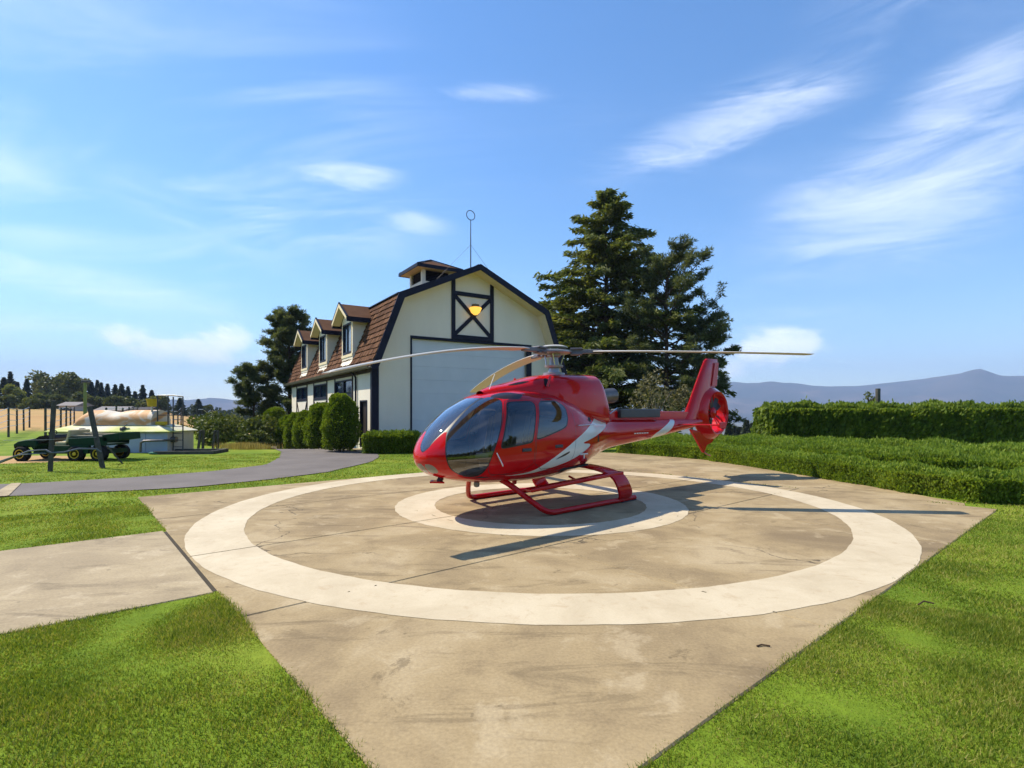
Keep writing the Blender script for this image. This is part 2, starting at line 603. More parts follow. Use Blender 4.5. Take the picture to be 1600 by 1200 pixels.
def tankmat():
    m = Mat("stained_tank_top")
    c = m.coord("Object")
    n1 = m.noise(m.coord("Object", (0.9, 0.5, 1.4)), 1.1, 5, 0.55, 0.8)
    n2 = m.noise(c, 9, 5, 0.6)
    col = m.ramp(n1, [(0.36, (0.58, 0.52, 0.43)), (0.47, (0.64, 0.54, 0.41)), (0.55, (0.60, 0.32, 0.12)), (0.68, (0.46, 0.21, 0.07))])
    col = m.mix(0.2, col, m.ramp(n2, [(0.3, (0.7, 0.7, 0.7)), (0.7, (1.1, 1.1, 1.1))]), 'MULTIPLY')
    m.base(col)
    m.set(Roughness=0.7)
    return m.m


def skirtmat():
    m = Mat("mossy_tank_skirt")
    n1 = m.noise(m.coord("Object", (0.6, 1, 1)), 0.9, 4, 0.5, 0.5)
    m.base(m.ramp(n1, [(0.40, (0.60, 0.57, 0.42)), (0.52, (0.50, 0.51, 0.16)), (0.60, (0.36, 0.42, 0.06))]))
    m.set(Roughness=0.7)
    return m.m


M['tank_top'] = tankmat()
M['tank_skirt'] = skirtmat()
M['tank_wall'] = plain("galvanised_panel", (0.40, 0.45, 0.52), 0.6, 0.10, 1.5)
M['tank_end'] = plain("beige_end_panel", (0.52, 0.45, 0.38), 0.7, 0.12, 1.5)
M['roof_grey'] = plain("grey_roof", (0.22, 0.20, 0.19), 0.8)
M['house_wall'] = plain("house_wall", (0.50, 0.44, 0.38), 0.8)
M['hose'] = plain("grey_hose", (0.14, 0.15, 0.17), 0.5, 0.15)
M['red_dull'] = plain("red_enamel", (0.40, 0.02, 0.02), 0.4, 0.15)


# ------------------------------------------------------------------ mesh helpers
def mesh_np(name, V, F, mats, smooth=False, mat_idx=None, normals=None):
    me = bpy.data.meshes.new(name)
    V = np.asarray(V, np.float32).reshape(-1, 3)
    if isinstance(F, np.ndarray):
        k = F.shape[1]
        loops = F.astype(np.int32).ravel()
        starts = np.arange(0, len(loops), k, dtype=np.int32)
        nf = len(F)
    else:
        lens = np.array([len(f) for f in F], np.int32)
        loops = np.array([i for f in F for i in f], np.int32)
        starts = np.concatenate([[0], np.cumsum(lens)[:-1]]).astype(np.int32) if len(lens) else np.zeros(0, np.int32)
        nf = len(F)
    me.vertices.add(len(V))
    me.vertices.foreach_set("co", V.ravel())
    me.loops.add(len(loops))
    me.loops.foreach_set("vertex_index", loops)
    me.polygons.add(nf)
    me.polygons.foreach_set("loop_start", starts)
    for mt in (mats if isinstance(mats, (list, tuple)) else [mats]):
        me.materials.append(mt)
    if mat_idx is not None:
        me.polygons.foreach_set("material_index", np.asarray(mat_idx, np.int32))
    me.update(calc_edges=True)
    me.validate()
    me.polygons.foreach_set("use_smooth", np.full(len(me.polygons), bool(smooth)))
    if normals is not None and len(me.vertices) == len(V):
        me.normals_split_custom_set_from_vertices([tuple(n) for n in np.asarray(normals, float)])
    me.update()
    return me


def obj(name, me, parent=None, loc=(0, 0, 0), rotz=0.0):
    o = bpy.data.objects.new(name, me)
    COL.objects.link(o)
    o.location = loc
    o.rotation_euler = (0, 0, rotz)
    if parent is not None:
        o.parent = parent
    return o


def tag(o, label=None, cat=None, group=None, kind=None):
    if label:
        o["label"] = label
    if cat:
        o["category"] = cat
    if group:
        o["group"] = group
    if kind:
        o["kind"] = kind
    return o


def empty(name, loc, rotz=0.0, label=None, cat=None, group=None):
    o = obj(name, None, None, loc, rotz)
    o.empty_display_size = 0.3
    return tag(o, label, cat, group)


def structure(name, me, **kw):
    o = obj(name, me)
    o["kind"] = "structure"
    for k, v in kw.items():
        o[k] = v
    return o


def dup_tree(root, loc=None, rotz=None, scale=None):
    r = root.copy()
    COL.objects.link(r)
    if loc is not None:
        r.location = loc
    if rotz is not None:
        r.rotation_euler = (0, 0, rotz)
    if scale is not None:
        r.scale = (scale, scale, scale) if isinstance(scale, (int, float)) else scale
    for ch in list(root.children):
        c = ch.copy()
        COL.objects.link(c)
        c.parent = r
        for g in list(ch.children):
            d = g.copy()
            COL.objects.link(d)
            d.parent = c
    return r


class MB:
    """collects shapes; build() links them as one mesh object"""

    def __init__(self):
        self.V, self.F, self.I = [], [], []

    def add(self, V, F, idx=0):
        b = len(self.V)
        self.V += [tuple(float(c) for c in v) for v in V]
        self.F += [tuple(int(i) + b for i in f) for f in F]
        self.I += [idx] * len(F)
        return self

    def box(self, lo, hi, idx=0):
        x0, y0, z0 = lo
        x1, y1, z1 = hi
        V = [(x0, y0, z0), (x1, y0, z0), (x1, y1, z0), (x0, y1, z0), (x0, y0, z1), (x1, y0, z1), (x1, y1, z1), (x0, y1, z1)]
        F = [(0, 3, 2, 1), (4, 5, 6, 7), (0, 1, 5, 4), (1, 2, 6, 5), (2, 3, 7, 6), (3, 0, 4, 7)]
        return self.add(V, F, idx)

    def bar(self, p0, p1, w, h, up=(0, 0, 1), idx=0):
        p0, p1 = Vector(p0), Vector(p1)
        d = (p1 - p0).normalized()
        u = Vector(up)
        s = d.cross(u)
        if s.length < 1e-4:
            s = d.cross(Vector((1, 0, 0)))
        s.normalize()
        u = s.cross(d).normalized()
        V = []
        for p in (p0, p1):
            for a, b in ((-1, -1), (1, -1), (1, 1), (-1, 1)):
                V.append(p + s * (a * w / 2) + u * (b * h / 2))
        F = [(0, 1, 2, 3), (7, 6, 5, 4), (0, 4, 5, 1), (1, 5, 6, 2), (2, 6, 7, 3), (3, 7, 4, 0)]
        return self.add(V, F, idx)

    def tube(self, path, r, n=10, caps=True, idx=0, flat=None):
        P = [Vector(p) for p in path]
        m = len(P)
        rs = r if isinstance(r, (list, tuple, np.ndarray)) else [r] * m
        base = []
        t0 = (P[1] - P[0]).normalized()
        ref = Vector((0, 0, 1)) if abs(t0.z) < 0.9 else Vector((1, 0, 0))
        s = t0.cross(ref).normalized()
        V = []
        for i, p in enumerate(P):
            if i == 0:
                t = t0
            elif i == m - 1:
                t = (P[-1] - P[-2]).normalized()
            else:
                t = ((P[i + 1] - p).normalized() + (p - P[i - 1]).normalized()).normalized()
            s = (s - t * s.dot(t)).normalized()
            u = t.cross(s)
            for k in range(n):
                a = 2 * math.pi * k / n
                ru = rs[i] * (flat if flat else 1.0)
                V.append(p + s * (rs[i] * math.cos(a)) + u * (ru * math.sin(a)))
        F = []
        for i in range(m - 1):
            for k in range(n):
                k2 = (k + 1) % n
                F.append((i * n + k, i * n + k2, (i + 1) * n + k2, (i + 1) * n + k))
        if caps:
            F.append(tuple(reversed(range(n))))
            F.append(tuple((m - 1) * n + k for k in range(n)))
        return self.add(V, F, idx)

    def lathe(self, prof, center=(0, 0, 0), axis='z', n=24, idx=0):
        V, F = [], []
        m = len(prof)
        for (r, h) in prof:
            for k in range(n):
                a = 2 * math.pi * k / n
                c, s = r * math.cos(a), r * math.sin(a)
                if axis == 'z':
                    p = (c, s, h)
                elif axis == 'y':
                    p = (c, h, s)
                else:
                    p = (h, c, s)
                V.append((p[0] + center[0], p[1] + center[1], p[2] + center[2]))
        for i in range(m - 1):
            for k in range(n):
                k2 = (k + 1) % n
                F.append((i * n + k, i * n + k2, (i + 1) * n + k2, (i + 1) * n + k))
        F.append(tuple(reversed(range(n))))
        F.append(tuple((m - 1) * n + k for k in range(n)))
        return self.add(V, F, idx)

    def prism(self, poly, lo, hi, plane='xz', idx=0):
        """extrude a 2D polygon; plane xz -> along y, yz -> along x, xy -> along z"""
        n = len(poly)
        V = []
        for h in (lo, hi):
            for (a, b) in poly:
                V.append((a, h, b) if plane == 'xz' else ((h, a, b) if plane == 'yz' else (a, b, h)))
        F = [tuple(range(n)), tuple(reversed(range(n, 2 * n)))]
        for i in range(n):
            j = (i + 1) % n
            F.append((i, i + n, j + n, j))
        return self.add(V, F, idx)

    def build(self, name, mat, parent=None, smooth=False, loc=(0, 0, 0), rotz=0.0, bevel=0.0, fix=True):
        me = mesh_np(name, self.V, self.F, mat, smooth, self.I)
        if fix:
            import bmesh
            bm = bmesh.new()
            bm.from_mesh(me)
            bmesh.ops.recalc_face_normals(bm, faces=bm.faces)
            bm.to_mesh(me)
            bm.free()
        o = obj(name, me, parent, loc, rotz)
        if smooth:
            try:
                me.set_sharp_from_angle(angle=R(40))
            except Exception:
                pass
        if bevel:
            b = o.modifiers.new("bevel", 'BEVEL')
            b.width = bevel
            b.segments = 2
            b.limit_method = 'ANGLE'
        return o


def smoothstep(x, a, b):
    t = np.clip((np.asarray(x, float) - a) / (b - a), 0, 1)
    return t * t * (3 - 2 * t)


def poly_sdf(P, poly):
    """signed distance of points P (n,2) to a closed polygon; inside negative"""
    P = np.asarray(P, float)
    A = np.asarray(poly, float)
    B = np.roll(A, -1, 0)
    d = np.full(len(P), 1e18)
    s = np.ones(len(P))
    for a, b in zip(A, B):
        e = b - a
        w = P - a
        t = np.clip((w @ e) / max(e @ e, 1e-12), 0, 1)
        q = w - t[:, None] * e
        d = np.minimum(d, (q * q).sum(1))
        c1 = P[:, 1] >= a[1]
        c2 = P[:, 1] < b[1]
        c3 = e[0] * w[:, 1] > e[1] * w[:, 0]
        flip = (c1 & c2 & c3) | (~c1 & ~c2 & ~c3)
        s = np.where(flip, -s, s)
    return s * np.sqrt(d)


def split(V, N, T, d):
    """cut a triangle mesh where d = 0: (inside, outside), each (V, N, T)"""
    neg = d < 0
    cnt = neg[T].sum(1)
    ins, outs = [T[cnt == 3]], [T[cnt == 0]]
    newV, newN, cache = [], [], {}
    nb = len(V)

    def cut(i, j):
        k = (min(i, j), max(i, j))
        if k in cache:
            return cache[k]
        t = d[i] / (d[i] - d[j])
        newV.append(V[i] + t * (V[j] - V[i]))
        newN.append(N[i] + t * (N[j] - N[i]))
        cache[k] = nb + len(newV) - 1
        return cache[k]

    li, lo = [], []
    for tri in T[(cnt == 1) | (cnt == 2)]:
        tri = [int(q) for q in tri]
        nn = [bool(neg[q]) for q in tri]
        one = 0
        want = (sum(nn) == 1)
        while nn[one] != want:
            one += 1
        a, b, c = tri[one], tri[(one + 1) % 3], tri[(one + 2) % 3]
        p, q = cut(a, b), cut(a, c)
        single, double = (li, lo) if want else (lo, li)
        single.append((a, p, q))
        double.append((p, b, c))
        double.append((p, c, q))
    V2 = np.concatenate([V, np.array(newV).reshape(-1, 3)])
    N2 = np.concatenate([N, np.array(newN).reshape(-1, 3)])

    def pack(parts, extra):
        Tn = np.concatenate(parts + [np.array(extra, int).reshape(-1, 3)]).astype(int)
        if len(Tn) == 0:
            return np.zeros((0, 3)), np.zeros((0, 3)), np.zeros((0, 3), int)
        u, inv = np.unique(Tn.ravel(), return_inverse=True)
        return V2[u], N2[u], inv.reshape(-1, 3)

    return pack(ins, li), pack(outs, lo)


def vnormals(V, T):
    n = np.zeros_like(V)
    f = np.cross(V[T[:, 1]] - V[T[:, 0]], V[T[:, 2]] - V[T[:, 0]])
    for k in range(3):
        np.add.at(n, T[:, k], f)
    return n / np.maximum(np.linalg.norm(n, axis=1, keepdims=True), 1e-12)


# ------------------------------------------------------------------ terrain
def gz(x, y):
    x = np.asarray(x, float)
    y = np.asarray(y, float)
    r = np.hypot(x, y)
    a = np.degrees(np.arctan2(x, y))
    z = np.full(np.broadcast(x, y).shape, -0.015)
    # the drive falls away along the barn
    z = z - 0.083 * np.clip(y - 27, 0, 19) * smoothstep(x, -21, -15) * (1 - smoothstep(x, 6, 12))
    # left: a field that rises gently to the tree line
    rise = 0.0205 * np.clip(r - 60, 0, 130) * (1 - smoothstep(a, -42, -27))
    z = z + rise
    fall = smoothstep(a, -33, -22)
    z = z - fall * 0.05 * np.clip(r - 45, 0, 1600)
    far = smoothstep(r, 260, 1500)
    z = z * (1 - far) + far * (-85.0)
    und = 0.05 * np.sin(x * 0.31 + 1.3) * np.cos(y * 0.27) * smoothstep(r, 24, 46)
    return z + und


nr_, na_ = 190, 240
rr = np.concatenate([[0.0], np.geomspace(1.5, 8300, nr_ - 1)])
aa = np.linspace(0, 2 * np.pi, na_, endpoint=False)
GX = rr[:, None] * np.sin(aa)[None]
GY = rr[:, None] * np.cos(aa)[None]
GZ = gz(GX, GY)
gv = np.stack([GX, GY, GZ], -1).reshape(-1, 3)
i_ = np.arange(nr_ - 1)[:, None]
j_ = np.arange(na_)[None]
j2_ = (j_ + 1) % na_
gf = np.stack([i_ * na_ + j_, i_ * na_ + j2_, (i_ + 1) * na_ + j2_, (i_ + 1) * na_ + j_], -1).reshape(-1, 4)
gf = gf[na_:]
gf0 = np.array([(0, na_ + ((k + 1) % na_), na_ + k) for k in range(na_)])
gme = mesh_np("ground", gv, [tuple(f) for f in np.concatenate([gf[:, ::-1]])] + [tuple(f) for f in gf0], M['ground'], True)
structure("ground", gme)

# mountains across the valley
az_k = [-75, -60, -46, -31.5, -30, -27.5, -24, -15, 0, 12, 20, 22, 24, 26.4, 29, 31, 32.8, 36, 40, 41.6, 42.9, 44, 50, 60, 75]
px_top = [30, 24, 16, 17, 20, 17, 15, 22, 30, 40, 44, 45, 44, 46, 42, 41, 43, 48, 57, 62, 54, 56, 60, 50, 40]
na2, nr2 = 360, 60
ma = np.radians(np.linspace(-75, 75, na2))
top_e = np.interp(np.degrees(ma), az_k, px_top) / 825.0 * np.cos(ma)   # tangent of the elevation of the crest
from mathutils import noise as mnoise
rel = np.linspace(0, 1, nr2)
D0, D1 = 4200.0, 7600.0
MV = np.zeros((nr2, na2, 3))
for j, a in enumerate(ma):
    crest = D1 * 0.86 * top_e[j]
    for i, t in enumerate(rel):
        d = D0 + (D1 - D0) * t
        h = -90 + (crest + 90) * (smoothstep(t, 0.0, 0.80) ** 1.1) * (1 if t < 0.8 else 1 - 0.8 * (t - 0.8))
        p = Vector((d * math.sin(a) / 900, d * math.cos(a) / 900, 3.3))
        nz = mnoise.fractal(p, 1.0, 2.0, 6) * (40 + 0.16 * crest) * float(smoothstep(t, 0.02, 0.3) * (1 - 0.75 * smoothstep(t, 0.55, 0.8)))
        MV[i, j] = (d * math.sin(a), d * math.cos(a), h + nz)
ii = np.arange(nr2 - 1)[:, None]
jj = np.arange(na2 - 1)[None]
mf = np.stack([ii * na2 + jj, ii * na2 + jj + 1, (ii + 1) * na2 + jj + 1, (ii + 1) * na2 + jj], -1).reshape(-1, 4)
structure("mountains", mesh_np("mountains", MV.reshape(-1, 3), mf[:, ::-1].copy(), M['mountain'], True))

# ------------------------------------------------------------------ helipad
PC = np.array([0.585, 11.21])
U = np.array([0.7625, 0.647])
W = np.array([-0.647, 0.7625])
PAD_ROT = math.atan2(U[1], U[0])
HS = 6.43


def padpt(u, v):
    p = PC + U * u + W * v
    return float(p[0]), float(p[1])


pad = obj("helipad", mesh_np("helipad", [(-6.36, -6.36, -0.06), (6.36, -6.36, -0.06), (6.36, 6.36, -0.06), (-6.36, 6.36, -0.06),
                                        (-6.36, -6.36, -0.012), (6.36, -6.36, -0.012), (6.36, 6.36, -0.012), (-6.36, 6.36, -0.012)],
                             [(0, 3, 2, 1), (4, 5, 6, 7), (0, 1, 5, 4), (1, 2, 6, 5), (2, 3, 7, 6), (3, 0, 4, 7)], M['joint']),
          None, (PC[0], PC[1], 0), PAD_ROT)
pad["kind"] = "structure"


def slab(parent, u0, v0, u1, v1, mat, z=0.0, t=0.10, g=0.006):
    mb = MB()
    r_ = 0.012
    lo, hi = (u0 + g, v0 + g), (u1 - g, v1 - g)
    b, s = z - t, z - r_
    V = [(lo[0], lo[1], b), (hi[0], lo[1], b), (hi[0], hi[1], b), (lo[0], hi[1], b),
         (lo[0], lo[1], s), (hi[0], lo[1], s), (hi[0], hi[1], s), (lo[0], hi[1], s),
         (lo[0] + r_, lo[1] + r_, z), (hi[0] - r_, lo[1] + r_, z), (hi[0] - r_, hi[1] - r_, z), (lo[0] + r_, hi[1] - r_, z)]
    F = [(0, 3, 2, 1), (8, 9, 10, 11)]
    for k in range(4):
        k2 = (k + 1) % 4
        F += [(k, k2, k2 + 4, k + 4), (k + 4, k2 + 4, k2 + 8, k + 8)]
    mb.add(V, F)
    return mb.build("slab", mat, parent, fix=False)


ul = [-HS, -2.45, 2.2, HS]
vl = [-HS, -2.7, 0.0, 3.2, HS]
for a, b in zip(ul, ul[1:]):
    for c, d in zip(vl, vl[1:]):
        slab(pad, a, c, b, d, M['concrete'])


def ring(r0, r1, z, n=256):
    """flat painted ring cut along the slab joints so the gaps stay open"""
    V, F = [], []
    m = 6
    for k in range(n):
        a = 2 * math.pi * k / n
        for q in range(m + 1):
            r = r0 + (r1 - r0) * q / m
            wob = 0.006 * math.sin(a * 37) + 0.004 * math.sin(a * 91 + 1) if q in (0, m) else 0
            V.append((min(HS - .03, max(-HS + .03, (r + wob) * math.cos(a))), min(HS - .03, max(-HS + .03, (r + wob) * math.sin(a))), z))
    T = []
    for k in range(n):
        k2 = (k + 1) % n
        for q in range(m):
            a, b, c, d = k * (m + 1) + q, k * (m + 1) + q + 1, k2 * (m + 1) + q + 1, k2 * (m + 1) + q
            T += [(a, b, c), (a, c, d)]
    V = np.array(V)
    T = np.array(T)
    N = np.tile([0, 0, 1.0], (len(V), 1))
    for joint, ax in ((ul[1:-1], 0), (vl[1:-1], 1)):
        for g in joint:
            (_, _, _), (V, N, T) = split(V, N, T, np.abs(V[:, ax] - g) - 0.012)[0:2]
    return V, T


def ring_cut(r0, r1, z):
    V, T = ring(r0, r1, z)
    return V, T


for r0, r1 in ((5.59, 6.41), (2.2, 3.0)):
    V, T = ring_cut(r0, r1, 0.004)
    ro = obj("ring_marking", mesh_np("ring_marking", V, T, M['ring']), pad)
    ro["label"] = "large outer cream landing ring" if r0 > 4 else "small inner cream landing ring"

# concrete walk to the left
walk = obj("walkway", mesh_np("walkway", [(-18.9, -1.70, -0.0125), (-HS + .1, -1.70, -0.0125), (-HS + .1, 2.03, -0.0125), (-18.9, 2.03, -0.0125)], [(0, 1, 2, 3)], M['joint']),
           None, (PC[0], PC[1], 0), PAD_ROT)
walk["kind"] = "structure"
for a, b in zip([-HS - .025, -8.6, -12.2, -15.8], [-8.6, -12.2, -15.8, -19]):
    slab(walk, b, -1.76, a, 2.09, M['walk'], z=-0.004, g=0.01)


def drape(name, poly, mat, lift, cell=0.35, kind="structure", edge=0.0):
    """a sheet with the outline of poly laid over the terrain"""
    poly = np.array(poly, float)
    lo, hi = poly.min(0) - cell, poly.max(0) + cell
    nx, ny = int((hi[0] - lo[0]) / cell) + 2, int((hi[1] - lo[1]) / cell) + 2
    xs, ys = np.linspace(lo[0], hi[0], nx), np.linspace(lo[1], hi[1], ny)
    X, Y = np.meshgrid(xs, ys)
    V = np.stack([X.ravel(), Y.ravel(), np.zeros(X.size)], 1)
    i = np.arange(ny - 1)[:, None]
    j = np.arange(nx - 1)[None]
    a, b, c, d = (i * nx + j).ravel(), (i * nx + j + 1).ravel(), ((i + 1) * nx + j + 1).ravel(), ((i + 1) * nx + j).ravel()
    T = np.concatenate([np.stack([a, b, c], 1), np.stack([a, c, d], 1)])
    dd = poly_sdf(V[:, :2], poly) + edge * (np.sin(V[:, 0] * 5.1) * np.sin(V[:, 1] * 4.3))
    N = np.tile([0, 0, 1.0], (len(V), 1))
    (V, N, T), _ = split(V, N, T, dd)
    V[:, 2] = gz(V[:, 0], V[:, 1]) + lift
    o = obj(name, mesh_np(name, V, T, mat, True))
    o["kind"] = kind
    return o


DRIVE = [(-24, 10.6), (-16, 11.3), (-11.4, 12.1), (-8.3, 13.4), (-6.9, 15.0), (-5.9, 16.8), (-5.4, 20.1), (-5.6, 22.3), (-6.4, 25.0), (-7.4, 25.6),
         (-9.2, 27.6), (-17.6, 40.5), (-21.5, 40.5), (-14.0, 30), (-11.0, 25.2), (-9.7, 22), (-8.9, 19.1), (-9.7, 17.0), (-11.1, 15.5), (-13.2, 14.1), (-24, 12.6)]
drape("driveway", DRIVE, M['asphalt'], 0.02, edge=0.03)
APRON = [padpt(HS + .02, -HS), (9.55, 11.6), (9.25, 14), (8.85, 16.1), (7.8, 21.2), (4.9, 24.6), (1.6, 25.8), (-0.2, 22.6), padpt(HS + .02, HS)]
drape("apron", APRON, M['concrete'], 0.010)
drape("doorstep", [(-7.1, 24.6), (-6.1, 24.9), (-6.3, 26.3), (-7.6, 27.6), (-8.3, 27.1)], M['walk'], 0.05)
drape("kerb", [(-13.45, 14.2), (-13.15, 14.15), (-11.45, 12.0), (-11.80, 11.9)], M['walk'], 0.035, 0.1)


def on_paving(x, y, pad_m=0.0):
    p = np.stack([x, y], 1)
    q = p - PC
    u, v = q @ U, q @ W
    inside = (np.abs(u) < HS + pad_m) & (np.abs(v) < HS + pad_m)
    inside |= (u < -HS + .1) & (u > -19) & (v > -1.76 - pad_m) & (v < 2.09 + pad_m)
    inside |= poly_sdf(p, DRIVE) < pad_m
    inside |= poly_sdf(p, APRON) < pad_m
    return inside


# ------------------------------------------------------------------ barn
BC = (-6.864, 26.0, 0.0)
TH = R(32.7)
barn = empty("barn", BC, TH, "cream gambrel-roofed barn with navy trim, dormers and tall overhead door", "barn")
LEN, WD = 21.0, 11.2
EAVE, KINK, PEAK = 4.2, 7.72, 9.75
z0 = -1.9
FDX0, FDX1, FDZ = 2.05, 9.15, 5.68


def roof_x(z):   # outer face of the left lower slope
    return -0.25 + 1.35 * (z - EAVE) / (KINK - EAVE)


# front gable wall in three pieces round the door opening
fw = MB()
fw.prism([(0.0, z0), (FDX0, z0), (FDX0, FDZ), (0.46, FDZ), (0.0, 4.35)], 0.0, 0.25)
fw.prism([(FDX1, z0), (WD, z0), (WD, 4.35), (WD - .46, FDZ), (FDX1, FDZ)], 0.0, 0.25)
fw.prism([(0.46, FDZ), (WD - .46, FDZ), (WD - 1.22, 7.62), (5.6, 9.60), (1.22, 7.62)], 0.0, 0.25)
fw.build("wall", M['stucco'], barn)
bw = MB().prism([(0, z0), (WD, z0), (WD, 4.35), (WD - 1.22, 7.62), (5.6, 9.6), (1.22, 7.62), (0, 4.35)], LEN - .25, LEN).build("wall", M['stucco'], barn)
MB().box((WD - .2, .25, z0), (WD, LEN - .25, 4.3)).build("wall", M['stucco'], barn)
# left side wall with openings
DOOR = (0.85, 2.05)
WINS = [(3.45, 7.05), (9.15, 12.75), (15.05, 18.75)]
WZ0, WZ1 = 2.82, 3.72
sw = MB()
cuts = [0.25, DOOR[0], DOOR[1]] + [v for w in WINS for v in w] + [LEN - .25]
opens = {(DOOR[0], DOOR[1]): (0.06, 2.5)}
for w in WINS:
    opens[w] = (WZ0, WZ1)
for a, b in zip(cuts, cuts[1:]):
    if (a, b) in opens:
        lo, hi = opens[(a, b)]
        sw.box((0, a, z0), (.2, b, lo))
        sw.box((0, a, hi), (.2, b, 4.3))
    else:
        sw.box((0, a, z0), (.2, b, 4.3))
sw.build("wall", M['stucco'], barn)
# overhead door: six sections
dg = obj("overhead_door", mesh_np("overhead_door", [(FDX0, .24, -.1), (FDX1, .24, -.1), (FDX1, .24, FDZ), (FDX0, .24, FDZ)], [(0, 1, 2, 3)], M['door_white']), barn)
nsec = 8
for k in range(nsec):
    a = 0.05 + (FDZ - 0.05) * k / nsec
    b = 0.05 + (FDZ - 0.05) * (k + 1) / nsec
    MB().box((FDX0 + .03, .15, a + .002), (FDX1 - .03, .22, b - .002)).build("door_section", M['door_white'], dg, bevel=0.004)
# door trim
t = MB()
t.box((FDX0 - .09, -.03, -.1), (FDX0, .12, FDZ + .14))
t.box((FDX1, -.03, -.1), (FDX1 + .36, .12, FDZ + .14))
t.box((FDX0, -.03, FDZ), (FDX1, .12, FDZ + .14))
t.build("door_trim", M['trim'], barn)
# braced loft frame over the door
XL, XR = 4.40, 6.80
XB, XT = FDZ + .145, 8.30
lf = MB()
lf.box((XL - .11, -.06, XB), (XL + .11, -.002, 9.02))
lf.box((XR - .11, -.06, XB), (XR + .11, -.002, 9.02))
lf.box((XL + .11, -.06, XB), (XR - .11, -.002, XB + .24))
lf.box((XL + .11, -.06, XT - .11), (XR - .11, -.002, XT + .11))
lf.build("loft_frame", M['trim'], barn)
MB().bar((XL + .11, -.028, XT - .15), (XR - .11, -.028, XB + .28), 0.045, 0.2, up=(0, 0, 1)).build("cross_brace", M['trim'], barn)
MB().bar((XL + .11, -.026, XB + .28), (XR - .11, -.026, XT - .15), 0.052, 0.2, up=(0, 0, 1)).build("cross_brace", M['trim'], barn)
# amber lamp
lamp = MB().lathe([(0.02, .16), (0.20, .12), (0.24, 0.0), (0.22, -.02), (0.02, -.02)], (5.6, -.30, 7.62), n=20).build("wall_lamp", M['bronze'], barn, True)
lb = MB().lathe([(0.30, 0.0), (0.34, -.05), (0.24, -.28), (0.10, -.40), (0.02, -.42)], (5.6, -.30, 7.585), n=20).build("lamp_bowl", M['lamp'], lamp, True)
MB().tube([(5.6, -.06, 7.75), (5.6, -.30, 7.77)], .03).build("lamp_arm", M['bronze'], lamp)
# corner board, header beam, posts, gutter
MB().box((-.05, -.045, z0), (.30, -.002, 4.25)).build("corner_board", M['trim'], barn)
MB().box((-.052, 0.0, z0), (-.002, .22, 4.05)).build("corner_board", M['trim'], barn)
MB().box((-.06, .22, 3.86), (-.002, LEN, 4.06)).build("header_beam", M['trim_brown'], barn)
pz = []
for a, b in WINS:
    for y in (a - .06, b + .06):
        MB().box((-.05, y - .06, z0), (-.002, y + .06, 3.86)).build("wall_post", M['trim_brown'], barn)
for a, b in WINS:
    c = (a + b) / 2
    MB().bar((-.026, a + .08, WZ0 - .25), (-.026, c, .5), .05, .10, up=(0, 0, 1)).build("wall_brace", M['trim_brown'], barn)
    MB().bar((-.022, b - .08, WZ0 - .25), (-.022, c, .5), .042, .10, up=(0, 0, 1)).build("wall_brace", M['trim_brown'], barn)
    w_ = MB()
    w_.box((-.03, a, WZ0 - .14), (.05, b, WZ0 + .03))
    w_.box((-.03, a, WZ1 - .08), (.05, b, WZ1))
    w_.box((-.02, c - .04, WZ0 + .03), (.05, c + .04, WZ1 - .08))
    w_.box((-.02, a, WZ0 + .03), (.05, a + .07, WZ1 - .08))
    w_.box((-.02, b - .07, WZ0 + .03), (.05, b, WZ1 - .08))
    wf = w_.build("window", M['trim'], barn)
    MB().box((.06, a, WZ0), (.075, c, WZ1)).build("window_pane", M['pane'], wf)
    MB().box((.06, c, WZ0), (.075, b, WZ1)).build("window_pane", M['pane'], wf)
# person door
pd = MB().box((.10, DOOR[0] + .08, .06), (.15, DOOR[1] - .08, 2.42)).build("door", M['trim_brown'], barn)
fr = MB()
fr.box((-.03, DOOR[0], .06), (.1, DOOR[0] + .08, 2.5))
fr.box((-.03, DOOR[1] - .08, .06), (.1, DOOR[1], 2.5))
fr.box((-.03, DOOR[0] + .08, 2.42), (.1, DOOR[1] - .08, 2.5))
fr.build("door_frame", M['trim'], pd)
MB().lathe([(.01, -.02), (.035, -.02), (.035, .03), (.01, .03)], (.06, DOOR[0] + .2, 1.05), axis='x', n=10).build("door_handle", M['steel'], pd)
MB().tube([(-.38, 2.6, 4.02), (-.20, 2.6, 3.92), (-.09, 2.6, 3.75), (-.08, 2.6, 3.5), (-.08, 2.6, .15)], .05).build("downpipe", M['trim'], barn, True)
gt = MB()
gt.prism([(-.50, 4.02), (-.34, 4.00), (-.30, 4.16), (-.32, 4.17), (-.36, 4.05), (-.47, 4.05), (-.53, 4.17), (-.55, 4.16)], -.75, LEN + .4)
gt.build("gutter", M['gutter'], barn)
MB().prism([(-.31, 4.07), (-.001, 4.07), (-.001, 4.13), (-.31, 4.13)], -.05, LEN).build("soffit", M['soffit'], barn)

# roof deck, both slopes each side, thickness 0.16
YF, YB = -0.85, LEN + .45
outer = [(-.30, EAVE - .05), (1.1, KINK), (5.6, PEAK), (10.1, KINK), (11.5, EAVE - .05)]
inner = [(-.12, EAVE - .10), (1.22, KINK - .12), (5.6, PEAK - .17), (9.98, KINK - .12), (11.32, EAVE - .10)]
rf = MB()
for k in range(4):
    rf.prism([outer[k], outer[k + 1], inner[k + 1], inner[k]], YF, YB)
roof = rf.build("roof", M['shingle'], barn)
